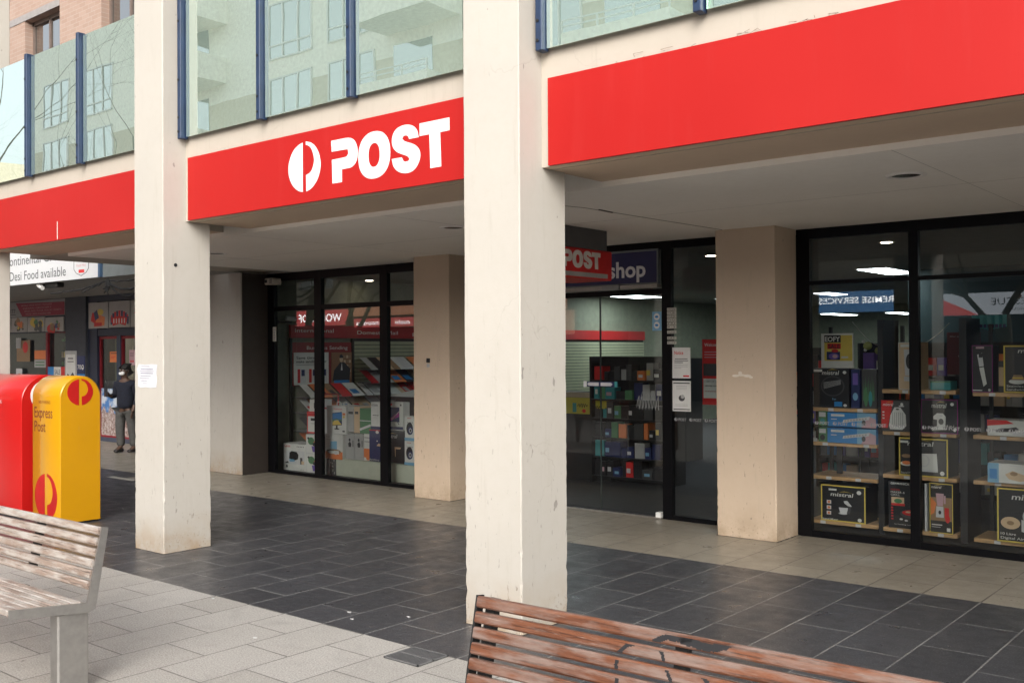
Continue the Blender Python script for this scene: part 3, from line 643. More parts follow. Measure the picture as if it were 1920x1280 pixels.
for (x, z, a, c) in ((-4.235, 1.452, .035, .012), (-4.18, 1.458, .045, .010), (-4.12, 1.452, .04, .013), (-4.19, 1.478, .02, .014), (-4.085, 1.44, .02, .010)):
    b.ell(ff(0, 3.6185, 0), x, z, a, c, mk, 1, 9)
tag(b.build('filler_patch'), 'smear of pale filler across the right rear column', 'filler patch')
paper('sticker_strip', [(-11.545, 1.83), (-11.47, 1.83), (-11.47, 2.03), (-11.545, 2.03)], 4.064, flat('sticker_strip', (.50, .48, .42), .6), 'vertical strip of pale stickers on the left jamb of the far shop window', 'sticker', [(-11.53, -11.485, 1.85 + k * .022, .010) for k in range(8)])
# ================================================================= SHOP INTERIOR
def C3(name, c, rough=.5, var=.06): return flat(name, c, rough, var=var)
K = dict(w=C3('box_white', (.70, .70, .68)), k=C3('box_black', (.018, .018, .022), .35), g=C3('box_grey', (.42, .42, .42)), y=C3('box_yellow', (.72, .54, .10)), r=C3('box_red', (.62, .025, .025)),
         n=C3('box_navy', (.015, .025, .11), .4), b=C3('box_blue', (.03, .22, .55)), s=C3('box_sky', (.20, .42, .62)), t=C3('box_teal', (.05, .28, .30)), o=C3('box_orange', (.75, .22, .07)),
         p=C3('box_purple', (.16, .10, .42)), m=C3('box_magenta', (.40, .03, .28)), d=C3('box_charcoal', (.06, .06, .065)), f=C3('box_tan', (.65, .47, .30)), l=C3('box_silver', (.62, .62, .64), .35), e=C3('box_green', (.08, .22, .10)), c=C3('card_brown', (.32, .20, .11)), q=C3('box_pink', (.55, .35, .40)))
def box_thing(name, label, x0, x1, z0, z1, y, depth, col, deco=None, grp=None, cat='box', rot=0):
    b = MB(); b.bevbox(x0, x1, y, y + depth, z0, z1, K[col], .003)
    fr = (Vector((x0, y, z0)), X_ * (x1 - x0), Z_ * (z1 - z0), -Y_)
    W, H = x1 - x0, z1 - z0
    D = Deco(b, fr, W, H)
    if deco: deco(D)
    return tag(b.build(name), label, cat, grp)
class Deco:
    def __init__(s, b, fr, W, H): s.b, s.fr, s.W, s.H = b, fr, W, H; s.k = 1; s.uf = (fr[0], fr[1].normalized(), fr[2].normalized(), fr[3])
    def R(s, u0, u1, v0, v1, c, k=None): s.k += 1; s.b.rect(s.fr, u0, u1, v0, v1, K[c], k or s.k)
    def P(s, pts, c): s.k += 1; s.b.poly(s.fr, pts, K[c], s.k)
    def E(s, u, v, a, bb, c): s.k += 1; s.b.ell(s.fr, u, v, a, bb, K[c], s.k)
    def T(s, t, u, v, h, c, w=None, bold=0., sl=0.): s.k += 1; s.b.text(s.uf, t, u * s.W, v * s.H, h * s.H, K[c], s.k, w=None if w is None else w * s.W, bold=bold, slant=sl)
    def rim(s, c, t=.012):
        a = t / s.W; e = t / s.H; s.R(0, 1, 0, e, c); s.R(0, 1, 1 - e, 1, c); s.R(0, a, 0, 1, c); s.R(1 - a, 1, 0, 1, c)
    def mistral(s, u, v, h, w): s.T('mistral', u, v, h, 'w', w, .012, .18); s.P([(u + w * .35, v + h * 1.05), (u + w * .62, v + h * 1.45), (u + w * .98, v + h * 1.15), (u + w * .62, v + h * 1.30)], 'y')
# shelves in the right hand window
mws = MAT['wood_shelf']
def shelf_unit(x0, x1, tops, label):
    e = thing('display_shelf', ((x0 + x1) / 2, 4.7, 0), label, 'shelf', 'wooden display shelves in the right shop window')
    for z in tops: MB().bevbox(x0, x1, 4.5, 4.93, z - .036, z, mws, .003).build('shelf', e)
    for z in tops:
        for fx in (.22, .74): xt = x0 + (x1 - x0) * fx + random.uniform(-.05, .05); MB().box(xt, xt + .05, 4.496, 4.4995, z - .034, z - .006, K['l']).build('price_ticket', e)
    for x in (x0 + .02, x1 - .05):
        MB().box(x, x + .03, 4.935, 4.965, 0, 1.9, 'black').build('upright', e)
    return e
shelf_unit(-3.925, -3.285, (1.141, .819, .504, .089), 'wooden shelf unit behind the leftmost pane of the right window, beside the tan column')
shelf_unit(-3.235, -2.60, (1.323, .949, .562, .083), 'wooden shelf unit crossing behind the black mullion of the right window')
shelf_unit(-2.465, -1.70, (1.315, .951, .564, .074), 'wooden shelf unit at the right edge of the photo, cut by the frame')
shelf_unit(-1.60, -.95, (1.315, .951, .564, .074), 'wooden shelf unit farther right in the window, outside the photo')
b = MB()
for a, c in ((-3.285, -3.235), (-2.58, -2.52), (-1.70, -1.60)): b.box(a, c, 4.53, 4.95, 0, 1.95, 'black')
b.build('shelf_post', B)
GB = 'boxed goods in the right shop window'
def d_mixer(D):
    D.rim('y'); D.mistral(.22, .70, .10, .50); D.R(.18, .36, .85, .90, 'w'); D.E(.86, .84, .05, .055, 'w')
    D.E(.50, .24, .10, .03, 'g'); D.P([(.41, .40), (.62, .40), (.58, .22), (.45, .22)], 'l'); D.P([(.52, .58), (.60, .60), (.70, .46), (.66, .42), (.54, .52)], 'l'); D.P([(.62, .46), (.69, .44), (.66, .24), (.60, .24)], 'd')
    for v in (.48, .33, .18): D.R(.14, .24, v, v + .10, 'l'); D.E(.19, v + .05, .03, .035, 'o')
    D.T('Stand Mixer', .04, .04, .045, 'w', .36, .01); D.E(.88, .10, .045, .05, 'w')
box_thing('appliance_box', 'black stand mixer box with yellow edges on the lowest shelf, beside the tan column', -3.806, -3.386, .089, .425, 4.48, .30, 'k', d_mixer, GB)
def d_grill(D):
    D.T('GERMANICA', .08, .93, .045, 'w', .55, .01); D.T('PIZZA', .08, .80, .035, 'r', .28); D.T('MAKER &', .08, .745, .04, 'w', .42); D.T('GRILL', .08, .69, .04, 'w', .28)
    D.R(.10, .48, .50, .66, 'f'); D.E(.3, .58, .12, .05, 'e'); D.R(.10, .5, .48, .53, 'r')
    D.E(.68, .32, .32, .09, 'd'); D.E(.68, .345, .26, .06, 'r'); D.E(.60, .36, .08, .02, 'f'); D.E(.76, .33, .09, .02, 'o')
    for v in (.18, .24, .30, .36, .42): D.R(.10, .16, v, v + .03, 'r')
    D.E(.4, .2, .05, .02, 'w'); D.E(.55, .18, .05, .02, 'l'); D.T('16 Cooking Settings', .2, .08, .02, 'w', .6)
box_thing('appliance_box', 'black and red pizza maker box on the lowest shelf behind the mullion', -3.195, -2.90, .083, .50, 4.52, .26, 'k', d_grill, GB)
def d_blend(D):
    D.rim('y', .007); D.R(.05, .95, .25, .72, 'c'); D.P([(.05, .72), (.3, .6), (.2, .4), (.05, .35)], 'o'); D.mistral(.08, .90, .05, .42)
    D.P([(.28, .80), (.62, .80), (.58, .55), (.34, .55)], 'q'); D.R(.62, .70, .60, .76, 'q'); D.P([(.30, .54), (.60, .54), (.62, .32), (.28, .32)], 'l'); D.E(.45, .42, .06, .04, 'k'); D.R(.66, .84, .30, .52, 'r'); D.E(.78, .30, .10, .08, 'r')
    D.R(.1, .55, .16, .18, 'w'); D.R(.1, .48, .12, .13, 'l'); D.R(.75, .9, .05, .12, 'w')
box_thing('appliance_box', 'tall narrow blender box with yellow edges on the lowest shelf right of the mullion', -2.822, -2.627, .083, .515, 4.48, .20, 'k', d_blend, GB)
box_thing('appliance_box', 'thin pale box edge standing between the pizza maker and blender boxes', -2.872, -2.85, .083, .50, 4.50, .22, 'l', None, GB)
def d_stand(D):
    D.rim('y'); D.R(.34, .96, .04, .92, 'd'); D.mistral(.18, .80, .11, .52); D.R(.03, .2, .86, .92, 'w'); D.E(.16, .52, .10, .05, 'c'); D.E(.16, .32, .13, .06, 'w'); D.E(.16, .34, .09, .05, 'o')
    D.P([(.40, .60), (.78, .62), (.80, .18), (.42, .18)], 'w'); D.E(.52, .42, .12, .16, 'l'); D.E(.52, .42, .09, .13, 'w'); D.R(.42, .80, .14, .20, 'l'); D.T('Stand Mixer', .05, .06, .05, 'w', .30); D.E(.89, .12, .045, .055, 'w')
box_thing('appliance_box', 'black box showing a white stand mixer, on the third shelf behind the mullion', -3.083, -2.664, .562, .90, 4.48, .30, 'k', d_stand, GB)
def d_heat(D):
    D.P([(0, 1), (.42, 1), (.22, .1), (0, .1)], 'r'); D.mistral(.05, .82, .09, .35); D.P([(.3, .06), (.72, .06), (.86, .2), (.84, .55), (.66, .78), (.46, .78), (.32, .52), (.27, .2)], 'w')
    for k in range(6): D.R(.38 + k * .07, .41 + k * .07, .16, .62, 'g')
    D.E(.57, .72, .06, .025, 'd'); D.E(.72, .88, .05, .05, 'w'); D.R(.62, .80, .80, .84, 'l')
    for v in (.4, .5, .6): D.R(.05, .12, v, v + .04, 'w')
box_thing('appliance_box', 'grey and red box with a white fan heater, second shelf left of the mullion', -3.236, -2.98, .949, 1.225, 4.48, .22, 'd', d_heat, GB)
def d_coffee(D):
    D.rim('m', .005); D.mistral(.28, .76, .13, .40); D.E(.85, .87, .05, .05, 'w'); D.P([(.34, .50), (.44, .60), (.60, .60), (.68, .50), (.66, .12), (.30, .08), (.28, .16), (.44, .22), (.44, .40), (.34, .42)], 'w'); D.E(.55, .35, .07, .09, 'd'); D.E(.55, .52, .04, .04, 'l'); D.R(.30, .42, .20, .28, 'k')
    D.T('8 in 1', .70, .20, .06, 'w', .2); D.E(.92, .12, .04, .05, 'w')
box_thing('appliance_box', 'black box with magenta edges showing a small coffee machine, right of the mullion', -2.887, -2.580, .949, 1.243, 4.48, .22, 'k', d_coffee, GB)
def d_kb(D):
    D.R(.62, 1, 0, 1, 's'); D.P([(.7, 0), (1, 0), (1, .6), (.85, .8)], 'q'); D.R(.08, .36, .72, .88, 'w'); D.R(.08, .20, .5, .56, 'l'); D.P([(.32, .30), (.86, .55), (.88, .78), (.34, .50)], 'l')
    for k in range(8): D.P([(.36 + k * .06, .36 + k * .028), (.40 + k * .06, .38 + k * .028), (.40 + k * .06, .50 + k * .028), (.36 + k * .06, .48 + k * .028)], 'g')
    D.E(.76, .35, .04, .18, 'd')
box_thing('keyboard_box', 'flat blue keyboard box, upper of the two on the second shelf', -3.739, -3.285, .967, 1.10, 4.48, .22, 'b', d_kb, GB)
box_thing('keyboard_box', 'flat blue keyboard box, lower of the two on the second shelf', -3.739, -3.285, .819, .955, 4.475, .22, 'b', d_kb, GB)
box_thing('cartridge_box', 'small green box beside the upper blue keyboard box', -3.835, -3.755, .967, 1.11, 4.50, .12, 'e', lambda D: (D.R(.1, .9, .6, .9, 'l'), D.E(.5, .3, .3, .2, 't')), GB)
box_thing('cartridge_box', 'small dark green box beside the lower blue keyboard box', -3.835, -3.755, .819, .955, 4.50, .12, 'e', lambda D: (D.R(.1, .9, .6, .9, 'l'), D.E(.5, .3, .3, .2, 'k')), GB)
box_thing('price_card', 'white price card at the left end of the second shelf', -3.92, -3.845, .819, .85, 4.49, .01, 'l', None, GB, 'price card')
def d_fan(D):
    D.mistral(.25, .84, .10, .46); D.R(.02, .26, .91, .97, 'w'); D.E(.88, .90, .05, .04, 'w'); D.E(.55, .55, .33, .26, 'd'); D.E(.55, .55, .29, .23, 'k')
    for k in range(6): D.P([(.30, .48 + k * .03), (.78, .60 + k * .02), (.78, .61 + k * .02), (.30, .49 + k * .03)], 'g')
    D.R(.6, .82, .04, .16, 'b'); D.E(.90, .07, .05, .035, 'w'); D.T('Fan', .55, .2, .05, 's')
box_thing('appliance_box', 'black fan box on the top shelf beside the tan column', -3.874, -3.53, 1.141, 1.507, 4.48, .25, 'k', d_fan, GB)
box_thing('craft_kit', 'dark blue craft kit box right of the fan box', -3.52, -3.44, 1.141, 1.50, 4.50, .15, 'n', lambda D: (D.R(.2, .8, .6, .9, 'p'), D.E(.5, .3, .3, .1, 's')), GB)
def d_plants(D):
    for k in range(7): D.P([(.1 + k * .11, .2), (.16 + k * .11, .75 + .1 * (k % 2)), (.2 + k * .11, .2)], 'e'); 
    D.E(.3, .3, .14, .25, 'e'); D.E(.6, .25, .12, .2, 't')
box_thing('plant_box', 'dark green box printed with cactus leaves on the top shelf', -3.43, -3.29, 1.141, 1.50, 4.52, .18, 'd', d_plants, GB)
def d_cof2(D):
    D.P([(.25, .85), (.75, .85), (.7, .3), (.3, .3)], 'l'); D.E(.5, .6, .16, .16, 'k'); D.R(.25, .8, .18, .28, 'l'); D.R(.1, .7, .90, .96, 'w'); D.rim('l', .006)
box_thing('appliance_box', 'pale coffee machine box on the top shelf behind the mullion', -3.08, -2.89, 1.323, 1.743, 4.48, .22, 'f', d_cof2, GB)
box_thing('storage_box', 'low teal storage box on the top shelf right of the mullion', -2.83, -2.66, 1.323, 1.40, 4.55, .2, 't', lambda D: D.R(0, 1, .85, 1, 'e'), GB)
def d_stick(D):
    D.rim('m', .004); D.R(.2, .6, .93, .97, 'q'); D.P([(.26, .80), (.50, .84), (.58, .56), (.36, .54)], 'l'); D.R(.34, .52, .74, .83, 'k'); D.P([(.36, .52), (.58, .54), (.72, .18), (.56, .12)], 'w'); D.E(.84, .05, .06, .03, 'w'); D.R(.04, .5, .03, .05, 'w')
box_thing('appliance_box', 'tall black and magenta stick blender box on the top shelf of the rightmost unit', -2.462, -2.298, 1.315, 1.712, 4.48, .2, 'k', d_stick, GB)
box_thing('photo_book', 'small book with orange picture behind the stick blender box', -2.275, -2.225, 1.315, 1.58, 4.56, .05, 'd', lambda D: D.R(.1, .9, .2, .8, 'f'), GB, 'book')
def d_sand(D):
    D.rim('y'); D.mistral(.28, .84, .09, .55); D.E(.27, .24, .17, .055, 'w'); D.P([(.15, .27), (.20, .38), (.36, .38), (.42, .27)], 'c'); D.R(.18, .38, .30, .33, 'y'); D.P([(.5, .3), (.9, .35), (.85, .65), (.6, .6)], 'l')
    D.T('Stainless Steel', .06, .12, .045, 'w', .62); D.T('Sandwich Press', .06, .05, .045, 'w', .62)
box_thing('appliance_box', 'black sandwich press box with yellow edges on the top shelf at the right edge', -2.213, -1.82, 1.315, 1.710, 4.48, .22, 'k', d_sand, GB)
def d_mass(D):
    D.P([(0, 1), (.30, 1), (.42, .80), (0, .62)], 'r'); D.P([(.13, .36), (.45, .60), (.5, .45), (.4, .28), (.15, .25)], 'd'); D.E(.32, .42, .15, .09, 'k'); D.R(.4, .7, .12, .3, 'l')
box_thing('appliance_box', 'white box with red corner on the second shelf at the right edge', -2.345, -1.85, .951, 1.085, 4.48, .25, 'w', d_mass, GB)
def d_air(D): D.R(0, .18, 0, 1, 's'); D.R(.03, .15, .2, .7, 'b'); D.P([(.28, .45), (.40, .65), (.60, .45), (.72, .30), (.52, .12), (.34, .22)], 'f'); D.E(.42, .50, .06, .10, 'c'); D.R(.35, .8, .88, .91, 'l')
box_thing('appliance_box', 'white box with pale blue end on the third shelf at the right edge', -2.335, -1.85, .564, .727, 4.44, .3, 'w', d_air, GB)
def d_fry(D):
    D.rim('y'); D.mistral(.24, .80, .10, .55); D.E(.22, .36, .16, .115, 'f'); D.E(.22, .36, .06, .04, 'c'); D.P([(.40, .44), (.40, .22), (.47, .20), (.47, .42)], 'l'); D.P([(.45, .6), (.9, .6), (.9, .18), (.47, .18)], 'd'); D.E(.5, .5, .08, .12, 'l'); D.R(.55, .85, .25, .5, 'g')
    D.T('10 Litre', .06, .135, .045, 'w', .25, .008); D.T('Digital Air Fryer', .06, .06, .045, 'w', .62, .008)
box_thing('appliance_box', 'large black air fryer box with yellow edges on the lowest shelf at the right edge', -2.268, -1.80, .074, .522, 4.46, .34, 'k', d_fry, GB)
# posters and hanging things behind the right window
e = thing('sale_poster', (-3.73, 4.70, 1.14), 'yellow and white EOFY SALE poster board above the fan box', 'poster')
b = MB(); b.box(-3.885, -3.573, 4.70, 4.72, 1.40, 1.835, K['w']); D = Deco(b, (Vector((-3.885, 4.70, 1.40)), X_ * .312, Z_ * .435, -Y_), .312, .435)
D.R(.10, .97, .40, .96, 'y'); D.R(.10, .62, .80, .96, 'k'); D.T('EOFY', .12, .825, .10, 'w', .48, .03); D.R(.20, .62, .66, .78, 'r'); D.T('SALE', .23, .67, .09, 'k', .36, .02); D.R(.18, .60, .42, .60, 'n'); D.E(.4, .50, .16, .07, 'p'); D.E(.44, .50, .08, .04, 'q'); D.E(.44, .62, .11, .035, 'r'); D.R(.64, .85, .46, .5, 'l'); D.R(.10, .97, .30, .38, 'w'); b.build('board', e)
MB().box(-3.75, -3.70, 4.72, 4.75, 0, 1.5, 'black').build('stand', e)
e = thing('bauble_garland', (-3.25, 5.0, 1.7), 'string garland with round yellow green baubles hanging across the right window', 'garland')
gp = [(-3.695, 1.95), (-3.62, 1.86), (-3.55, 1.785), (-3.479, 1.731), (-3.36, 1.69), (-3.253, 1.679), (-3.12, 1.70), (-2.985, 1.752), (-2.88, 1.83), (-2.794, 1.921)]
MB().tube([(x, 5.0, z) for x, z in gp], .004, C3('cord', (.5, .5, .45)), 6).build('string', e)
for x, z, r in ((-3.546, 1.715, .042), (-3.44, 1.668, .038), (-3.32, 1.645, .036)): MB().ball((x, 5.0, z), r, C3('bauble', (.42, .46, .16), .8, .2), 14, (1, 1, .95)).build('bauble', e)
for x, z in ((-3.585, 1.755), (-3.566, 1.675), (-3.345, 1.60), (-3.0, 1.69)): MB().ball((x, 4.99, z), .017, K['w'], 8).build('bauble', e)
e = thing('poster', (-2.67, 5.0, 1.45), 'dark red poster with a wireless symbol behind the right window', 'poster')
b = MB(); b.box(-2.817, -2.53, 5.0, 5.012, 1.448, 1.833, C3('maroon', (.10, .008, .010))); F = ff(0, 5.0, 0)
for r in (.02, .035, .05):
    for i in range(8):
        a0, a1 = math.pi * (.25 + .5 * i / 8), math.pi * (.25 + .5 * (i + 1) / 8)
        b.poly(F, [(-2.67 + r * math.cos(a0), 1.65 + r * math.sin(a0)), (-2.67 + r * math.cos(a1), 1.65 + r * math.sin(a1)), (-2.67 + (r + .007) * math.cos(a1), 1.65 + (r + .007) * math.sin(a1)), (-2.67 + (r + .007) * math.cos(a0), 1.65 + (r + .007) * math.sin(a0))][::-1], K['g'], 2)
b.text(F, 'Our post office has', -2.79, 1.79, .012, K['g'], 2, w=.24); b.text(F, 'free wi-fi', -2.72, 1.61, .012, K['g'], 2, w=.1); b.build('sheet', e)
b = MB()
for k in range(9):
    x = -2.60 + k * .032; b.quad([(x, 5.0 + (k % 2) * .012, 1.985 - random.uniform(0, .006)), (x + .032, 5.0 + ((k + 1) % 2) * .012, 1.985), (x + .032, 5.0 + ((k + 1) % 2) * .012, 1.845 + abs(k - 4) * .008), (x, 5.0 + (k % 2) * .012, 1.845 + abs(k - 4) * .009)], K['t'])
    b.quad([(x + .004, 4.992, 1.90), (x + .028, 4.992, 1.90), (x + .028, 4.992, 1.87), (x + .004, 4.992, 1.87)], K['n'])
tag(b.build('hanging_towel'), 'teal and blue patterned towel hung high behind the right window', 'towel')
# dark interior partition, shelving blocks and counters
def gondola(x0, x1, y0, y1, h, label, seed, shelves=5, cs='kkgdnrbtopwf'):
    rnd = random.Random(seed); e = thing('display_stand', ((x0 + x1) / 2, (y0 + y1) / 2, 0), label, 'display stand', 'stocked stands inside the shop')
    b = MB(); b.box(x0, x1, y0 + .25, y0 + .28, 0, h, 'black'); b.box(x0, x0 + .03, y0, y1, 0, h, 'black'); b.box(x1 - .03, x1, y0, y1, 0, h, 'black')
    for k in range(shelves): z = .1 + k * (h - .15) / shelves; b.box(x0 + .03, x1 - .03, y0, y0 + .25, z - .02, z, 'black')
    b.build('frame', e); b = MB(); cl = list(cs)
    for k in range(shelves):
        z = .1 + k * (h - .15) / shelves; x = x0 + .05
        while x < x1 - .12:
            w_ = rnd.uniform(.06, .16); hh = rnd.uniform(.10, .9 * (h - .15) / shelves); c = rnd.choice(cl)
            b.box(x, x + w_ * .9, y0 + .03 + rnd.uniform(0, .04), y0 + .2, z, z + hh, K[c])
            if rnd.random() < .35: b.box(x + w_ * .2, x + w_ * .7, y0 + .0285, y0 + .03, z + hh * .3, z + hh * .6, K[rnd.choice('wlyqs')])
            x += w_
    b.build('stock', e); return e
gondola(-7.45, -6.35, 5.9, 6.4, 1.60, 'black stocked stand seen through the glass door', 1, 6, 'kkkkkkkdddnnneortg')
gondola(-9.3, -7.6, 8.6, 9.1, 1.55, 'long dark stand of gifts farther back behind the door', 2)
gondola(-5.0, -4.1, 7.2, 7.7, 1.35, 'stocked stand behind the narrow pane left of the tan column', 3, 4)
gondola(-4.4, -2.2, 7.0, 7.5, 1.75, 'long dark stand behind the right window shelves', 4, 5)
gondola(-1.9, -.3, 6.6, 7.1, 1.75, 'dark stand behind the right end of the window', 5, 5)
gondola(-8.6, -6.7, 12.0, 12.5, 1.7, 'far dark stand at the back of the shop', 6, 5)
b = MB(); b.box(-4.6, -1.0, 9.4, 9.5, 0, 2.75, C3('teal_wall', (.022, .045, .05))); b.box(-6.0, -4.62, 15.0, 15.1, 0, 2.75, 'int_dark'); b.build('partition', B)
# counter with yellow front
e = thing('counter', (-7.8, 6.1, 0), 'low counter with a yellow scribbled front behind the glass door', 'counter')
MB().box(-8.9, -7.2, 6.0, 6.5, 0, 1.13, 'black').build('body', e)
b = MB(); b.box(-8.85, -7.21, 5.985, 5.999, .86, 1.07, C3('mustard', (.46, .40, .05))); b.box(-8.9, -7.2, 5.96, 6.0, 1.075, 1.14, C3('beige_trim', (.40, .33, .25)))
F = ff(0, 5.985, 0)
def scrib(b, F, pts, r, m, k=2):
    for (a, c) in zip(pts, pts[1:]):
        d = Vector((c[0] - a[0], c[1] - a[1])); q = Vector((-d.y, d.x)).normalized() * r
        b.poly(F, [(a[0] - q.x, a[1] - q.y), (c[0] - q.x, c[1] - q.y), (c[0] + q.x, c[1] + q.y), (a[0] + q.x, a[1] + q.y)], m, k)
for t0 in (0, .22, .42):
    scrib(b, F, [(-7.70 + t0 + .012 * i, 1.0 - .10 * t0 - .02 * abs(math.sin(i * 1.3)) - .04 * (i % 3 == 0)) for i in range(14)], .0045, K['k'])
b.ell(F, -7.60, .90, .03, .025, K['r'], 3); b.rect(F, -7.78, -7.72, .88, 1.0, K['t'], 3); b.build('panel', e)
# left wall merchandise (wall runs away from the street)
e = thing('wall_display', (-11.75, 6.5, 0), 'slatted wall display with red headers along the left wall of the shop', 'wall display')
F = fs(-11.75, 0, 0); b = MB(); mdr = C3('header_red', (.36, .008, .008)); mdr2 = C3('panel_red', (.26, .010, .010))
b.box(-11.75, -11.70, 4.497, 14, 1.885, 2.07, mdr); b.build('header', e)
b = MB(); F2 = fs(-11.70, 0, 0); lg = C3('letter_soft', (.72, .66, .62))
b.text(F2, 'International', 4.57, 1.965, .055, lg, 2, w=.72); b.text(F2, 'Domestic Mail', 5.76, 1.945, .055, lg, 2, w=.86); b.text(F2, 'Boxes', 6.95, 1.92, .055, lg, 2, w=.4); b.build('lettering', e)
b = MB(); b.box(-11.748, -11.72, 4.525, 5.655, 1.19, 1.82, mdr2); b.text(fs(-11.72, 0, 0), 'Business Sending', 4.80, 1.715, .05, lg, 2, w=.78); b.build('red_panel', e)
b = MB(); b.box(-11.7195, -11.71, 4.56, 5.20, 1.20, 1.672, K['w']); F3 = fs(-11.71, 0, 0)
b.text(F3, 'Save time and', 4.60, 1.575, .040, K['k'], 2, w=.52, bold=.012); b.text(F3, 'make sending easier', 4.60, 1.52, .040, K['k'], 2, w=.56, bold=.012); b.rect(F3, 4.6, 4.95, 1.485, 1.497, K['g'], 2)
for y in (4.62, 4.83, 5.02): b.rect(F3, y, y + .05, 1.23, 1.43, K['r'], 2); b.rect(F3, y + .06, y + .15, 1.23, 1.43, K['l'], 2); b.rect(F3, y + .07, y + .13, 1.33, 1.42, K['n'], 3)
b.build('poster', e)
b = MB(); b.box(-11.7195, -11.705, 5.26, 5.65, 1.18, 1.67, C3('photo_brown', (.28, .13, .06))); F4 = fs(-11.705, 0, 0)
for k in range(5):
    for j in range(4): b.rect(F4, 5.44 + j * .05, 5.48 + j * .05, 1.30 + k * .07, 1.345 + k * .07, K['c' if (k + j) % 2 else 'f'], 2)
b.poly(F4, [(5.27, 1.24), (5.60, 1.24), (5.62, 1.42), (5.50, 1.52), (5.42, 1.52), (5.30, 1.40)], K['k'], 3); b.ell(F4, 5.44, 1.57, .035, .05, K['f'], 4); b.poly(F4, [(5.405, 1.585), (5.41, 1.63), (5.45, 1.64), (5.48, 1.61), (5.475, 1.585)], K['k'], 5); b.poly(F4, [(5.43, 1.40), (5.45, 1.52), (5.465, 1.40)], K['w'], 5); b.rect(F4, 5.30, 5.6, 1.19, 1.25, K['b'], 4)
b.build('photo_poster', e)
b = MB()
for k in range(26): b.box(-11.748, -11.725, 5.72, 14, .30 + k * .0595, .30 + k * .0595 + .05, C3('slat_green', (.34, .36, .24)))
b.box(-11.749, -11.748, 5.7, 14, .25, 1.88, 'black'); b.box(-11.748, -11.70, 5.665, 5.70, .1, 1.88, 'dark_metal'); b.box(-11.748, -11.71, 4.497, 4.53, .1, 1.88, 'dark_metal'); b.build('slatwall', e)
b = MB(); rnd = random.Random(3)
for lv in (1.50, 1.30, 1.12, .90, .64, .42):
    b.box(-11.72, -11.40, 5.74 if lv > 1.15 else 4.55, 9.5, lv - .10, lv - .09, flat('wire_shelf', (.2, .2, .2), .4, .5))
    y = 4.6 if lv < 1.15 else 5.76
    while y < 9.4:
        w_ = rnd.uniform(.10, .26); c = rnd.choice('wwwwlrofgkc'); t = rnd.uniform(0, .03)
        z = lv - .05 + (.22 if (lv > 1 and False) else 0)
        b.add([(-11.40, y, z - .03), (-11.40, y + w_, z - .03), (-11.68, y + w_ + .02, z + .14), (-11.68, y + .02, z + .14), (-11.385, y, z - .05), (-11.385, y + w_, z - .05)], [(0, 1, 2, 3), (4, 5, 1, 0)], K[c])
        if rnd.random() < .6: b.add([(-11.419, y + .03, z - .012), (-11.419, y + w_ * .7, z - .012), (-11.52, y + w_ * .7, z + .050), (-11.52, y + .03, z + .050)], [(0, 1, 2, 3)], K[rnd.choice('krngb')])
        y += w_ * rnd.uniform(.9, 1.25)
b.build('stock', e)
# window seat display boxes in the left window
e = thing('display_plinth', (-9.4, 4.5, 0), 'low white plinth carrying boxes in the far shop window', 'plinth')
MB().bevbox(-10.53, -8.36, 4.33, 4.85, .012, .245, C3('plinth_white', (.50, .53, .44)), .004).build('body', e)
GL = 'boxed goods in the far shop window'
def d_canon(D):
    D.T('Canon', .04, .86, .09, 'r', .27, .02); D.R(.05, .95, .24, .74, 'l'); D.P([(.26, .44), (.28, .66), (.38, .72), (.60, .70), (.68, .60), (.66, .44), (.5, .38)], 'k'); D.P([(.26, .42), (.5, .42), (.52, .34), (.30, .32)], 's'); D.P([(.06, .27), (.2, .34), (.26, .27)], 'k'); D.R(.76, .86, .26, .50, 'k'); D.R(.82, .93, .26, .38, 'f'); D.E(.17, .15, .04, .05, 'k')
    for k in range(5): D.R(.62 + k * .07, .65 + k * .07, .88, .92, 'k')
    D.R(.8, .83, .05, .08, 'k'); D.R(.88, .93, .05, .08, 'g')
box_thing('printer_box', 'white printer box standing on the floor at the left of the far window', -11.665, -11.168, .012, .392, 4.33, .32, 'w', d_canon, GL)
e = box_thing('slim_package', 'slim purple and pink package leaning beside the printer box', -11.50, -11.43, .012, .46, 4.25, .05, 'p', lambda D: (D.R(.05, .8, .02, .98, 'q'), D.R(.2, .6, .3, .35, 'k'), D.R(.2, .6, .8, .9, 'g')), GL); e.rotation_euler = (0, -.10, 0); e.location.x -= .10; e.location.z += -1.14 * .0
def d_toy(D):
    for v in (0, .5): D.R(.04, .96, .02 + v, .48 + v, 'w'); D.E(.28, .33 + v, .16, .10, 'e'); D.P([(.4, .3 + v), (.62, .46 + v), (.7, .3 + v), (.6, .22 + v)], 'o'); D.P([(.3, .20 + v), (.8, .20 + v), (.74, .05 + v), (.36, .05 + v)], 'p'); D.E(.55, .25 + v, .2, .06, 'k'); D.E(.15, .4 + v, .05, .03, 'k')
box_thing('toy_box', 'tall box with two purple flower pots behind the first mullion of the far window', -11.155, -10.72, .012, .54, 4.32, .25, 'l', d_toy, GL)
def d_sale(D): D.rim('r', .02); D.R(.08, .92, .78, .93, 'r'); D.R(.3, .9, .58, .7, 'k'); D.R(.3, .8, .44, .47, 'g')
box_thing('price_board', 'white price board with a red border left of the first mullion', -11.173, -10.90, .552, .855, 4.36, .02, 'w', d_sale, GL, 'price board')
box_thing('appliance_carton', 'white carton with a black patch standing behind the price board', -11.17, -10.93, .552, 1.02, 4.40, .2, 'w', lambda D: D.R(.4, 1, .74, .90, 'k'), GL)
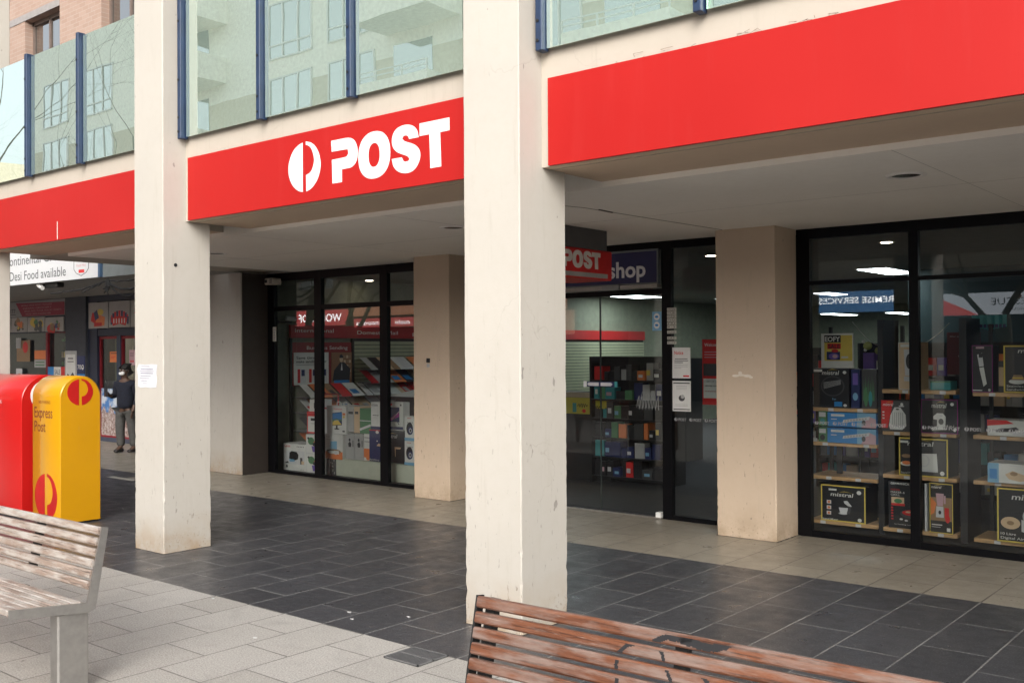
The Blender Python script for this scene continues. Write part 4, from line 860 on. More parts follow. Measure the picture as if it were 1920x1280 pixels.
def d_mon(D):
    D.T('TRANSON', .36, .86, .05, 'r', .45, .01); D.P([(.30, .28), (.30, .74), (.80, .80), (.80, .32)], 'n'); D.P([(.31, .42), (.31, .72), (.79, .78), (.79, .50)], 'b'); D.P([(.31, .30), (.31, .46), (.6, .50), (.79, .34)], 'y'); D.P([(.32, .40), (.5, .55), (.79, .45), (.79, .52), (.32, .50)], 'e'); D.P([(.50, .30), (.58, .30), (.58, .20), (.50, .20)], 'k'); D.E(.54, .18, .14, .025, 'k'); D.R(.84, .98, .68, .76, 'o'); D.R(.86, .96, .58, .66, 'y'); D.R(.84, .96, .08, .13, 'k')
box_thing('monitor_box', 'white monitor box with a landscape screen right of the first mullion', -10.72, -10.325, .575, .950, 4.33, .32, 'w', d_mon, GL)
b = MB()
for x in (-10.60, -10.46):
    b.tube([(x - .045, 4.45, .95), (x - .04, 4.45, .985), (x, 4.45, 1.005), (x + .04, 4.45, .985), (x + .045, 4.45, .95)], .008, K['w'], 6)
tag(b.build('carry_handles'), 'two white loop handles standing on the monitor box', 'handle')
def d_print(D):
    D.T('Printer', .05, .86, .04, 'k', .2); D.R(.05, .5, .76, .78, 'g'); D.P([(.30, .38), (.30, .70), (.68, .72), (.68, .38)], 's'); D.R(0, 1, 0, .30, 'o'); D.E(.5, .30, .42, .10, 'c'); D.P([(.2, .34), (.2, .22), (.8, .20), (.8, .34)], 'w'); D.E(.62, .25, .1, .07, 'l'); D.R(.1, .5, .33, .36, 'k')
box_thing('printer_box', 'white printer box with a brown desk picture below the monitor box', -10.722, -10.372, .235, .572, 4.31, .32, 'w', d_print, GL)
box_thing('carton', 'dark speckled carton low behind the first mullion', -10.68, -10.54, .012, .23, 4.34, .2, 'd', lambda D: [D.E(random.random(), random.random(), .06, .05, 'g') for _ in range(12)], GL)
for i, (x0, x1, z0, z1, c, lb) in enumerate([(-10.320, -10.205, .612, .95, 'g', 'grey side of a box next to the monitor box'), (-10.200, -10.09, .600, .95, 'f', 'narrow beige box beside the grey one, right of the monitor box'), (-10.085, -9.87, .60, .93, 'e', 'open dark green stand between the boxes of the far window'),
        (-10.368, -10.19, .247, .585, 'g', 'grey carton with a black drawing, left one of a pair on the plinth'), (-10.185, -10.01, .247, .590, 'g', 'grey carton with a black drawing, right one of a pair on the plinth'), (-10.005, -9.87, .247, .60, 'w', 'white carton with an orange picture on the plinth')]):
    def dd(D, i=i):
        if i in (3, 4): D.E(.45, .76, .10, .06, 'k'); D.P([(.3, .62), (.5, .70), (.65, .60), (.6, .48), (.35, .48)], 'k'); D.R(.8, .88, .5, .75, 'd')
        elif i == 5: D.R(0, 1, .12, .45, 'o'); D.E(.6, .12, .3, .1, 'o'); D.R(.1, .8, .7, .72, 'k'); D.R(.1, .8, .85, .87, 'k')
        elif i == 1: D.R(.2, .8, .72, .82, 'd')
        elif i == 0: D.R(.1, .9, .70, .8, 'd')
        else: D.R(0, 1, .5, .53, 'l'); D.P([(0, .1), (1, .3), (1, .4), (0, .2)], 'l')
    box_thing('carton', lb, x0, x1, z0, z1, 4.36, .28, c, dd, GL)
box_thing('television_box', 'white television box with a blue lower edge, left of the second mullion', -9.845, -9.66, .672, 1.025, 4.34, .12, 'w', lambda D: (D.R(0, 1, 0, .10, 'n'), D.T('KOGAN', .1, .85, .07, 'k', .6, .01), D.R(.2, .8, .5, .52, 'k'), D.R(.2, .7, .42, .43, 'g')), GL)
box_thing('appliance_box', 'navy kitchen appliance box with a red corner below the television box', -9.858, -9.60, .255, .665, 4.32, .25, 'n', lambda D: (D.R(0, 1, .97, 1, 'r'), D.E(.6, .93, .12, .05, 'w'), D.P([(.55, .5), (.7, .58), (.95, .55), (.95, .48)], 'f'), D.E(.6, .65, .05, .02, 'w'), D.T('Benchtop', .05, .03, .05, 'w', .7)), GL)
def d_tv(D):
    D.R(.0, .78, .30, .82, 'n'); D.P([(.05, .45), (.2, .40), (.45, .55), (.78, .62), (.78, .5), (.5, .42), (.25, .33)], 'm'); D.P([(.1, .5), (.3, .42), (.78, .7), (.78, .66), (.35, .38)], 'q'); D.R(0, 1, .04, .14, 'n'); D.R(.1, .35, .88, .94, 'r'); D.R(.05, .4, .94, .96, 'g'); D.E(.88, .90, .05, .03, 'k'); D.P([(.7, .3), (.8, .22), (.74, .22), (.66, .3)], 'k')
box_thing('television_box', 'white television box with a purple wave screen right of the second mullion', -9.53, -9.235, .672, 1.035, 4.33, .12, 'w', d_tv, GL)
box_thing('appliance_box', 'black appliance box right of the second mullion, below the television box', -9.60, -9.20, .255, .665, 4.34, .25, 'k', lambda D: (D.mistral(.05, .78, .11, .55), D.P([(.5, .5), (.8, .5), (.75, .44), (.56, .44), (.55, .2), (.52, .2)], 'f'), D.E(.3, .3, .04, .03, 'w'), D.E(.3, .4, .04, .03, 'w')), GL)
def d_cam(D): D.E(.36, .50, .24, .26, 'k'); D.E(.42, .42, .18, .17, 'n'); D.E(.42, .42, .10, .10, 'l'); D.E(.42, .42, .06, .06, 'k'); D.R(0, 1, 0, .12, 's'); D.R(.2, .5, .92, .94, 'r'); [D.R(.2 + k * .12, .25 + k * .12, .74, .77, 'k') for k in range(4)]
box_thing('camera_box', 'white instant camera box, upper of the two beside the rear column', -9.194, -8.95, .558, .862, 4.32, .2, 'w', d_cam, GL)
box_thing('camera_box', 'white instant camera box, lower of the two beside the rear column', -9.196, -8.95, .250, .553, 4.315, .2, 'w', d_cam, GL)
box_thing('shelf_box', 'tall pale box edge behind the camera boxes at the rear column', -9.13, -9.0, .865, 1.03, 4.5, .2, 'l', lambda D: D.R(.3, .6, 0, 1, 'k'), GL)
e = thing('price_stand', (-9.3, 5.4, 1.03), 'white sloping magazine tray on a dark stand behind the boxes', 'tray')
b = MB(); b.add([(-10.75, 5.5, 1.03), (-9.6, 5.5, 1.03), (-9.6, 6.2, 1.16), (-10.6, 6.2, 1.16)], [(0, 1, 2, 3)], K['w']); b.box(-10.75, -9.6, 5.48, 5.52, .98, 1.03, K['k']); b.box(-10.7, -9.62, 5.6, 6.2, 0, .98, K['k']); b.build('tray', e)
b = MB(); mrw = C3('red_wire', (.5, .02, .02))
b.tube([(-10.95, 4.45, 1.10), (-10.62, 4.45, 1.10), (-10.62, 4.45, .90), (-10.95, 4.45, .90)], .008, mrw, 6); tag(b.build('ticket_holder'), 'thin red ticket frame behind the first mullion', 'ticket holder')
b = MB(); b.bevbox(-11.15, -10.95, 4.5, 4.7, .552, .60, K['c'], .01); b.box(-11.28, -11.17, 4.5, 4.6, .40, .50, K['c']); b.ell(ff(0, 4.5, 0), -11.22, .45, .04, .05, K['w'], 2); tag(b.build('gift_item'), 'brown paper gift item with a white round tag above the printer box', 'gift')
# inside camera on the left wall
e = thing('security_camera', (-11.70, 4.28, 2.11), 'white and black security camera on a dark arm inside the far window', 'security camera')
b = MB(); b.ball((-11.72, 4.27, 2.105), .035, K['d'], 12); b.cyl((-11.70, 4.29, 2.105), (-11.62, 4.45, 2.105), .012, K['d'], 8); b.build('arm', e)
b = MB(); b.cyl((-11.64, 4.36, 2.165), (-11.60, 4.50, 2.15), .034, K['w'], 14); b.cyl((-11.60, 4.50, 2.15), (-11.585, 4.58, 2.135), .038, K['k'], 14); b.build('body', e)
# things fixed to the door panes
F = ff(0, 4.093, 0)
b = MB(); b.box(-5.395, -5.288, 4.090, 4.0935, 1.88, 2.07, K['s']); FF = ff(0, 4.09, 0)
for z in (2.02, 1.935): b.ell(FF, -5.342, z, .034, .036, K['w'], 2); b.ell(FF, -5.342, z, .020, .012, K['b'], 3)
tag(b.build('door_sticker'), 'blue sticker with two white round symbols on the glass beside the black post', 'sticker')
b = MB(); FF = ff(0, 4.062, 0)
for i, (t, z) in enumerate([('MON', 2.085), ('TUE', 2.05), ('WED', 2.015), ('THU', 1.98), ('FRI', 1.945), ('9 - 5', 1.91), ('GLASS', 1.86), ('SAT', 1.80), ('9 - 12', 1.755)]):
    b.rect(FF, -5.205, -5.10, z - .012, z + .018, flat('pale_sticker', (.50, .48, .42), .6), 1); b.text(FF, t, -5.195, z - .006, .017, K['k'], 3, w=.08)
tag(b.build('hours_sticker'), 'column of small pale opening hours stickers on the black door post', 'sticker')
def notice(x0, x1, z0, z1, y, label, lines, extra=None, bg='w', grp=None):
    b = MB(); b.box(x0, x1, y - .003, y, z0, z1, K[bg]); FF = ff(0, y - .003, 0)
    for u0, u1, v, h, c in lines: b.rect(FF, x0 + (x1 - x0) * u0, x0 + (x1 - x0) * u1, z0 + (z1 - z0) * v, z0 + (z1 - z0) * (v + h), K[c], 2)
    if extra: extra(b, FF)
    return tag(b.build('notice'), label, 'notice', grp)
NG = 'notices on the shop glass'
notice(-5.165, -4.962, 1.405, 1.71, 4.092, 'white sheet headed Notice in red, above another on the narrow glass pane',
       [(.15, .85, .62, .02, 'k'), (.12, .88, .56, .02, 'k'), (.12, .6, .50, .02, 'k'), (.12, .86, .42, .015, 'g'), (.12, .86, .37, .015, 'g'), (.12, .5, .32, .015, 'g'), (.6, .93, .05, .05, 'r')], lambda b, F: b.text(F, 'Notice', -5.14, 1.64, .035, K['r'], 3, w=.10, bold=.01), grp=NG)
notice(-5.165, -4.960, 1.08, 1.38, 4.092, 'white sheet with a dark round drawing, lower of the two on the narrow pane',
       [(.05, .95, .91, .035, 'k'), (.2, .8, .82, .015, 'g'), (.2, .8, .77, .015, 'g'), (.2, .8, .72, .012, 'g'), (.15, .85, .22, .012, 'g'), (.15, .85, .17, .012, 'g'), (.05, .95, .05, .03, 'k')], lambda b, F: (b.ell(F, -5.06, 1.21, .035, .03, K['d'], 3), b.ell(F, -5.05, 1.225, .02, .02, K['g'], 4)), grp=NG)
notice(-5.045, -4.80, 1.13, 1.79, 4.48, 'tall red Welcome poster partly hidden behind the tan column', [(.05, .95, .10, .30, 'w'), (.05, .95, .44, .19, 'd'), (.1, .9, .28, .015, 'k'), (.1, .9, .35, .015, 'k'), (.1, .9, .20, .01, 'r'), (.1, .8, .80, .012, 'q'), (.1, .85, .76, .012, 'q'), (.1, .7, .72, .012, 'q')],
       lambda b, F: b.text(F, 'Welcome', -5.02, 1.72, .032, K['w'], 3, w=.18, bold=.01), 'r', grp=NG)
b = MB(); FF = ff(0, 4.112, 0)
b.rect(FF, -6.22, -5.875, 1.303, 1.355, K['n'], 1)
b.poly(FF, [(-6.215, 1.33), (-6.20, 1.347), (-6.07, 1.347), (-6.07, 1.311), (-6.20, 1.311)], K['l'], 2); b.poly(FF, [(-6.045, 1.311), (-6.045, 1.347), (-5.915, 1.347), (-5.895, 1.33), (-5.915, 1.311)], K['l'], 2)
b.rect(FF, -6.265, -6.225, 1.298, 1.36, K['l'], 2); b.rect(FF, -5.87, -5.835, 1.298, 1.36, K['t'], 2)
tag(b.build('door_arrow_sticker'), 'navy strip with two white arrows across the glass doors', 'sticker')
b = MB(); FF = ff(0, 4.112, 0); mw = flat('scratched_glass', (.34, .36, .36), .7)
for k in range(7):
    x = -5.60 + k * .038
    scrib(b, FF, [(x, 1.10), (x + .012, 1.17), (x + .03, 1.22), (x + .028, 1.12), (x + .034, 1.08)], .003, mw)
    if k < 4: scrib(b, FF, [(x + .05, 1.19), (x + .07, 1.26), (x + .085, 1.25), (x + .10, 1.20)], .003, mw)
tag(b.build('glass_graffiti'), 'pale scratched zigzag tag on the glass door', 'graffiti')
tag(MB().bevbox(-4.83, -4.47, 4.40, 4.85, .012, .315, C3('cream_carton', (.46, .48, .40)), .004).build('carton'), 'plain cream carton on the floor left of the tan column', 'box')
# overhead lights of the shop
def panel(x0, x1, y0, y1, z, label):
    e = thing('ceiling_light', ((x0 + x1) / 2, (y0 + y1) / 2, z), label, 'ceiling light', 'lit panels in the shop ceiling')
    MB().box(x0, x1, y0, y1, z - .006, z, 'lightpanel').build('diffuser', e)
    MB().box(x0 - .03, x1 + .03, y0 - .03, y1 + .03, z, z + .02, 'white').build('frame', e)
for a in ((-5.0, -4.62, 8.6, 9.8, 2.735, 'brightest large light panel, high behind the leftmost pane of the right window'), (-5.36, -5.04, 13.4, 14.5, 2.735, 'light panel behind the black mullion of the right window'),
          (-7.8, -7.5, 13.8, 14.7, 2.735, 'light panel low behind the leftmost pane of the right window'), (-11.2, -10.6, 11.8, 12.9, 2.735, 'light panel deep behind the glass door'), (-10.2, -9.7, 14.4, 15.4, 2.735, 'light panel behind the narrow pane beside the door'),
          (-7.7, -7.4, 17.4, 18.6, 2.45, 'hanging light strip far back behind the right window'), (-9.0, -8.7, 17.0, 18.4, 2.45, 'hanging light strip at the very back of the shop'), (-3.3, -3.0, 11.8, 13.0, 2.735, 'light panel behind the far right of the window'),
          (-9.2, -8.9, 6.6, 7.8, 2.735, 'light panel above the left wall display'), (-1.3, -1.0, 8.6, 9.8, 2.735, 'light panel over the right end of the shop, outside the photo')): panel(*a)
for (x, y, lb) in ((-3.55, 5.55, 'small warm downlamp high behind the leftmost pane of the right window'), (-5.57, 5.64, 'small warm downlamp above the narrow pane left of the tan column'), (-11.4, 5.74, 'small bright downlamp high in the middle pane of the far window')):
    e = thing('downlamp', (x, y, 2.755), lb, 'downlight', 'warm downlamps in the shop ceiling'); MB().cyl((x, y, 2.756), (x, y, 2.750), .055, 'downlamp', 20).build('bulb', e); MB().cyl((x, y, 2.759), (x, y, 2.752), .085, 'white', 20).build('rim', e)
# ================================================================= NEIGHBOUR SHOP (beyond the end of the arcade)
def m_brick():
    s = N('pale_red_brick'); tc = s.n('ShaderNodeTexCoord'); sep = s.n('ShaderNodeSeparateXYZ'); s.l(tc.outputs['Object'], sep.inputs[0])
    cb = s.n('ShaderNodeCombineXYZ'); s.l(sep.outputs['X'], cb.inputs[0]); s.l(sep.outputs['Z'], cb.inputs[1])
    br = s.n('ShaderNodeTexBrick'); br.inputs['Scale'].default_value = 1; br.inputs['Brick Width'].default_value = .24; br.inputs['Row Height'].default_value = .086; br.inputs['Mortar Size'].default_value = .006
    br.inputs['Color1'].default_value = (.40, .29, .235, 1); br.inputs['Color2'].default_value = (.35, .245, .195, 1); br.inputs['Mortar'].default_value = (.42, .35, .29, 1); s.l(cb.outputs[0], br.inputs['Vector'])
    c = s.mix(s.ramp(s.noise(3, 5, .7), [(.3, 0), (.7, .3)]), br.outputs['Color'], (.36, .22, .16)); s.base(c); s.b.inputs['Roughness'].default_value = .85
    s.bump(s.math('MULTIPLY', br.outputs['Fac'], -1), .4, .006); return s.m
MBR = m_brick(); YN = 5.15
Nb = thing('neighbour_shop', (-18, 6, 0), 'dark fronted grocery shop under a canopy with a pale brick upper storey, far left', 'shop building')
navy = flat('navy_shopfront', (.020, .026, .050), .5); navy2 = flat('slate_pillar', (.055, .06, .075), .6); mred = flat('dark_red_trim', (.22, .012, .02), .5)
b = MB(); b.box(-40, -21.374, YN, YN + .3, 3.0, 12, MBR); b.box(-21.374, -19.87, YN, YN + .3, 3.0, 5.9, MBR); b.box(-21.374, -19.87, YN, YN + .3, 8.66, 12, MBR); b.box(-19.87, -18.23, YN, YN + .3, 3.0, 12, MBR)
b.box(-18.23, -16.7, YN, YN + .3, 3.0, 5.9, MBR); b.box(-18.23, -16.7, YN, YN + .3, 8.66, 12, MBR); b.box(-16.7, -12.3, YN, YN + .3, 3.0, 12, MBR); b.build('brick_wall', Nb)
b = MB(); b.box(-40, -19.87, YN - .012, YN, 8.66, 8.80, flat('lintel', (.30, .28, .27), .7)); b.box(-18.23, -16.7, YN - .012, YN, 8.66, 8.80, flat('lintel', (.30, .28, .27), .7)); b.build('lintel', Nb)
for x0, x1 in ((-21.374, -19.87), (-18.23, -16.7)):
    f = MB(); mwf = flat('brown_frame', (.16, .12, .10), .5)
    for a, c in ((x0, x0 + .07), ((x0 + x1) / 2 - .03, (x0 + x1) / 2 + .03), (x1 - .07, x1)): f.box(a, c, YN + .16, YN + .22, 5.9, 8.66, mwf)
    f.box(x0, x1, YN + .16, YN + .22, 8.58, 8.66, mwf); f.box(x0, x1, YN + .163, YN + .22, 7.2, 7.26, mwf); f = f.build('window', Nb)
    MB().quad([(x0, YN + .19, 5.9), (x1, YN + .19, 5.9), (x1, YN + .19, 8.6), (x0, YN + .19, 8.6)], 'opp_glass').build('pane', f)
    b = MB(); nn = 14; xa = x0 + .1
    for k in range(nn): b.quad([(xa + k * .045, YN + .25 + .02 * (k % 2), 5.9), (xa + (k + 1) * .045, YN + .25 + .02 * ((k + 1) % 2), 5.9), (xa + (k + 1) * .045, YN + .25 + .02 * ((k + 1) % 2), 8.6), (xa + k * .045, YN + .25 + .02 * (k % 2), 8.6)], 'white')
    b.box((x0 + x1) / 2 + .05, x1 - .08, YN + .24, YN + .25, 5.9, 8.6, 'white'); b.build('curtain', f)
    MB().box(x0 + .01, x1 - .01, YN + .29, YN + .30, 5.9, 8.66, 'int_dark').build('dark_room', Nb)
b = MB(); b.box(-30, -12.28, 2.80, YN, 2.772, 2.98, flat('canopy_grey', (.30, .29, .27), .7)); b.box(-30, -12.28, 2.78, 2.80, 2.772, 3.5, flat('canopy_fascia', (.16, .18, .18), .6)); b.box(-30, -12.28, 2.80, YN, 2.98, 3.0, 'grey'); b.build('canopy', Nb)
b = MB(); b.box(-40, -19.56, YN + .02, YN + .3, 2.10, 2.78, navy); b.box(-19.56, -18.76, YN - .05, YN + .25, 0, 2.78, navy2); b.box(-18.76, -12.3, YN, YN + .25, 2.66, 2.78, navy)
b.box(-18.76, -18.42, YN, YN + .2, 0, 2.66, navy); b.box(-18.42, -12.3, YN + .01, YN + .2, 2.0, 2.13, navy); b.box(-16.2, -12.3, YN + .005, YN + .25, 0, 2.66, navy2)
b.box(-40, -19.56, YN + .02, YN + .3, 0, .45, navy); b.box(-40, -12.3, YN + .9, YN + 1.0, 0, 2.8, 'int_dark')
b.build('shopfront', Nb)
b = MB()
for a, c in ((-20.55, -20.47), (-19.60, -19.56)): b.box(a, c, YN + .03, YN + .08, .45, 2.10, mred)
b.box(-20.55, -19.56, YN + .028, YN + .08, 2.085, 2.12, mred)
b.quad([(-26, YN + .1, .45), (-19.6, YN + .1, .45), (-19.6, YN + .1, 2.1), (-26, YN + .1, 2.1)], 'glass'); b.build('shop_window', Nb)
for (x0, x1) in ((-18.40, -17.74), (-17.60, -16.3)):
    d = MB(); b_ = .035
    d.box(x0, x0 + b_, YN + .04, YN + .09, .08, 1.99, mred); d.box(x1 - b_, x1, YN + .04, YN + .09, .08, 1.99, mred); d.box(x0 + b_, x1 - b_, YN + .043, YN + .09, 1.94, 1.99, mred); d.box(x0 + b_, x1 - b_, YN + .043, YN + .09, .08, .115, mred)
    d.box(x0, x1, YN + .03, YN + .10, 0, .08, flat('kick_plate', (.05, .06, .09), .5)); dd = d.build('door', Nb)
    MB().quad([(x0 + b_, YN + .07, .115), (x1 - b_, YN + .07, .115), (x1 - b_, YN + .07, 1.94), (x0 + b_, YN + .07, 1.94)], 'glass').build('pane', dd)
b = MB(); b.box(-17.74, -17.60, YN + .02, YN + .12, 0, 2.0, flat('door_post', (.035, .05, .085), .5)); b.build('door_post', Nb)
b = MB(); b.box(-18.4, -17.75, YN + .35, YN + .36, .9, 1.98, C3('curtain_olive', (.16, .17, .13))); b.build('inner_curtain', Nb)
# white canopy sign
e = thing('canopy_sign', (-16.4, 2.75, 2.77), 'white canopy sign reading Continental Groceries and Desi Food available, far left', 'sign')
msw = flat('sign_white_board', (.62, .63, .64), .45, var=.02, emit=0)
MB().box(-19.2, -13.857, 2.74, 2.778, 2.775, 3.45, msw).build('board', e)
MB().box(-13.857, -13.80, 2.735, 2.778, 2.775, 3.45, flat('sign_edge_blue', (.05, .10, .18), .5)).build('edge', e)
b = MB(); F = ff(0, 2.74, 0); ink = flat('letter_charcoal', (.055, .065, .07), .5)
b.text(F, 'Continental Groceries', -16.86, 3.09, .145, ink, 2, w=2.42); b.text(F, 'Desi Food available', -16.67, 2.845, .142, ink, 2, w=1.86); b.build('lettering', e)
b = MB(); sh = [(-14.57, 3.05), (-14.57, 2.92), (-14.50, 2.86), (-14.345, 2.815), (-14.19, 2.86), (-14.12, 2.92), (-14.12, 3.05), (-14.345, 3.10)]
b.poly(F, sh, ink, 2); b.poly(F, [(-14.345 + (x + 14.345) * .93, 2.96 + (z - 2.96) * .93) for x, z in sh], msw, 3); b.text(F, 'Food Hut', -14.48, 2.955, .04, flat('letter_pink', (.6, .25, .25), .5), 4, w=.27); b.rect(F, -14.42, -14.25, 2.862, 2.91, K['r'], 4); b.build('emblem', e)
# red services sign and picture tiles over the shop window
e = thing('services_sign', (-20.7, YN, 2.4), 'dark red and pale service sign above the picture tiles of the far left shop', 'sign')
b = MB(); b.box(-22.6, -19.62, YN - .03, YN, 2.44, 2.76, C3('sign_grey', (.32, .32, .32))); F = ff(0, YN - .03, 0); mcr_ = C3('crimson', (.30, .012, .04))
b.poly(F, [(-21.76, 2.735), (-19.635, 2.70), (-19.635, 2.445), (-21.46, 2.445)], mcr_, 2); b.build('board', e)
b = MB(); q = C3('letter_pinkish', (.5, .28, .3))
for t, z, x, w_ in (('WORLD WIDE MONEY TRANSFER', 2.655, -21.5, 1.35), ('INDIAN GROCERY', 2.595, -21.42, 1.25), ('SPICES, RICE, FLOUR, SNACKS, SWEETS', 2.535, -21.36, 1.6), ('PHONE CARDS AVAILABLE HERE', 2.475, -21.30, 1.1)): b.text(F, t, x, z, .033, q, 3, w=w_)
b.text(F, '9177', -22.15, 2.52, .09, K['k'], 3, w=.38); b.rect(F, -22.3, -21.75, 2.485, 2.495, K['k'], 3); b.build('lettering', e)
def tiles(x0, x1, z0, z1, label, seed, grp='picture tiles on the far left shop'):
    rnd = random.Random(seed); b = MB(); b.box(x0, x1, YN - .02, YN, z0, z1, C3('tile_white', (.42, .40, .38))); F = ff(0, YN - .02, 0); W = x1 - x0; H = z1 - z0
    if seed < 10:
        for k in range(9):
            cx, cz, r = x0 + W * rnd.uniform(.22, .8), z0 + H * rnd.uniform(.2, .7), W * rnd.uniform(.07, .2)
            n = 7; b.poly(F, [(cx + r * rnd.uniform(.5, 1.1) * math.cos(6.283 * i / n), cz + r * .8 * rnd.uniform(.5, 1.1) * math.sin(6.283 * i / n)) for i in range(n)], K[rnd.choice('kkrreoncy')], 2 + k)
    elif seed == 10:
        cx = x0 + W * .5
        b.poly(F, [(x0 + W * .12, z0 + H * .30), (x0 + W * .2, z0 + H * .62), (x0 + W * .5, z0 + H * .55), (x0 + W * .45, z0 + H * .12)], K['r'], 2); b.poly(F, [(x0 + W * .5, z0 + H * .55), (x0 + W * .85, z0 + H * .42), (x0 + W * .82, z0 + H * .1), (x0 + W * .3, z0 + H * .06)], K['o'], 3)
        b.ell(F, x0 + W * .62, z0 + H * .62, W * .16, H * .12, K['y'], 4); b.poly(F, [(x0 + W * .28, z0 + H * .6), (x0 + W * .45, z0 + H * .72), (x0 + W * .55, z0 + H * .4), (x0 + W * .35, z0 + H * .3)], K['n'], 5); b.rect(F, x0 + W * .3, x0 + W * .7, z0 + H * .08, z0 + H * .22, K['r'], 6)
    else:
        for k in range(11):
            a = math.pi * (1.0 - (k + .5) / 11); cx = x0 + W * .52 + W * .40 * math.cos(a); cz = z0 + H * .30 + H * .28 * math.sin(a)
            b.poly(F, [(cx - W * .045, cz - H * .22), (cx + W * .045, cz - H * .22), (cx + W * .05, cz + H * .06), (cx - W * .05, cz + H * .06)], K['r' if k % 2 else 'n'], 2 + k % 3)
        b.poly(F, [(x0 + W * .10, z0 + H * .36), (x0 + W * .2, z0 + H * .06), (x0 + W * .52, z0 + H * .14), (x0 + W * .82, z0 + H * .06), (x0 + W * .9, z0 + H * .36), (x0 + W * .5, z0 + H * .44)], K['r'], 6)
        for k in range(5): b.rect(F, x0 + W * (.22 + .13 * k), x0 + W * (.27 + .13 * k), z0 + H * .16, z0 + H * .34, K['w'], 7)
    tag(b.build('picture_tile'), label, 'picture tile', grp)
tiles(-22.75, -22.02, 2.12, 2.43, 'picture tile cut off by the far left column', 4); tiles(-21.985, -21.27, 2.12, 2.43, 'leftmost full tile under the red service sign', 1); tiles(-21.242, -20.50, 2.12, 2.42, 'middle tile under the red service sign with dark figures', 2); tiles(-20.467, -19.70, 2.115, 2.40, 'rightmost tile under the red service sign', 3)
tiles(-18.705, -17.975, 2.145, 2.64, 'tile with a red and orange picture over the shop door', 10); tiles(-17.935, -17.205, 2.15, 2.64, 'tile with a red fan shaped banner over the shop door, beside the left column', 11); tiles(-17.165, -16.4, 2.15, 2.64, 'tile mostly hidden behind the left column', 5)
def pst(x0, x1, z0, z1, y, col, label, extra=None, name='shop_poster', cat='poster'):
    b = MB(); b.box(x0, x1, y - .008, y, z0, z1, K[col]); F = ff(0, y - .008, 0)
    if extra: extra(b, F)
    tag(b.build(name), label, cat, 'posters on the far left shop')
pst(-19.567, -19.10, 1.0, 1.72, YN - .052, 'g', 'tall framed grey and cream poster on the dark pillar', lambda b, F: (b.rect(F, -19.52, -19.15, 1.05, 1.65, K['w'], 1), b.rect(F, -19.44, -19.23, 1.56, 1.58, K['k'], 2), b.rect(F, -19.46, -19.21, 1.50, 1.515, K['k'], 2), b.poly(F, [(-19.5, 1.08), (-19.46, 1.28), (-19.36, 1.22), (-19.25, 1.30), (-19.18, 1.24), (-19.16, 1.08)], K['d'], 2), b.ell(F, -19.33, 1.12, .11, .04, K['f'], 3)))
pst(-19.08, -18.79, 1.0, 1.27, YN - .052, 'b', 'blue poster right of the framed poster on the dark pillar', lambda b, F: b.ell(F, -18.92, 1.12, .09, .05, K['s'], 2))
pst(-19.08, -18.79, 1.275, 1.62, YN - .052, 'n', 'navy poster with white figures 70 on the dark pillar', lambda b, F: (b.text(F, '70', -19.06, 1.36, .085, K['w'], 2, w=.14, bold=.02), b.ell(F, -18.86, 1.40, .05, .05, K['w'], 2), b.ell(F, -18.86, 1.41, .025, .02, K['k'], 3)))
pst(-21.093, -20.59, 1.55, 1.735, YN + .06, 'o', 'orange brown sign inside the far left shop window'); pst(-21.093, -20.60, 1.38, 1.54, YN + .06, 'g', 'pale green card below the orange sign in the shop window', lambda b, F: (b.rect(F, -21.05, -20.65, 1.42, 1.44, K['e'], 1), b.rect(F, -21.05, -20.65, 1.48, 1.50, K['e'], 1)))
pst(-21.90, -21.30, 1.50, 1.95, YN + .06, 'c', 'brown poster in the dark part of the far left shop window', lambda b, F: b.ell(F, -21.5, 1.8, .12, .12, K['r'], 1)); pst(-21.90, -21.68, 1.78, 2.0, YN + .045, 'g', 'small grey notice above the brown poster in the shop window'); pst(-21.90, -21.63, 1.0, 1.35, YN + .045, 'l', 'pale card low in the far left shop window', lambda b, F: b.ell(F, -21.75, 1.2, .05, .05, K['o'], 1))
b = MB(); b.box(-20.42, -20.165, YN + .01, YN + .02, 1.20, 1.40, K['b']); b.box(-20.165, -19.87, YN + .01, YN + .02, 1.20, 1.40, K['w']); b.box(-19.87, -19.595, YN + .01, YN + .02, 1.20, 1.40, K['r']); b.text(ff(0, YN + .01, 0), 'SALE', -20.13, 1.25, .09, K['d'], 2, w=.23); tag(b.build('sale_banner'), 'blue white and red SALE banner under the shop window', 'banner')
b = MB(); rnd = random.Random(9)
for lv in range(4):
    x = -20.42
    while x < -19.7: w_ = rnd.uniform(.07, .16); b.box(x, x + w_ * .85, YN + .3, YN + .4, 1.42 + lv * .165, 1.42 + lv * .165 + rnd.uniform(.05, .13), K[rnd.choice('eetdfwy')]); x += w_
tag(b.build('shop_stock'), 'dim green and cream goods stacked behind the far left shop window', 'groceries', kind='stuff')
pst(-18.055, -17.755, 1.50, 1.70, YN + .066, 'o', 'bright orange notice on the left shop door', lambda b, F: (b.rect(F, -18.02, -17.8, 1.66, 1.675, K['d'], 1), b.rect(F, -18.02, -17.85, 1.60, 1.61, K['r'], 1), b.rect(F, -18.02, -17.9, 1.57, 1.58, K['r'], 1)))
pst(-17.357, -17.16, 1.45, 1.73, YN + .066, 'q', 'pale pink notice on the right shop door above the person', lambda b, F: (b.rect(F, -17.33, -17.2, 1.66, 1.67, K['d'], 1), b.rect(F, -17.33, -17.2, 1.62, 1.63, K['d'], 1), b.rect(F, -17.32, -17.27, 1.50, 1.54, K['r'], 1), b.rect(F, -17.25, -17.2, 1.50, 1.54, K['r'], 1)))
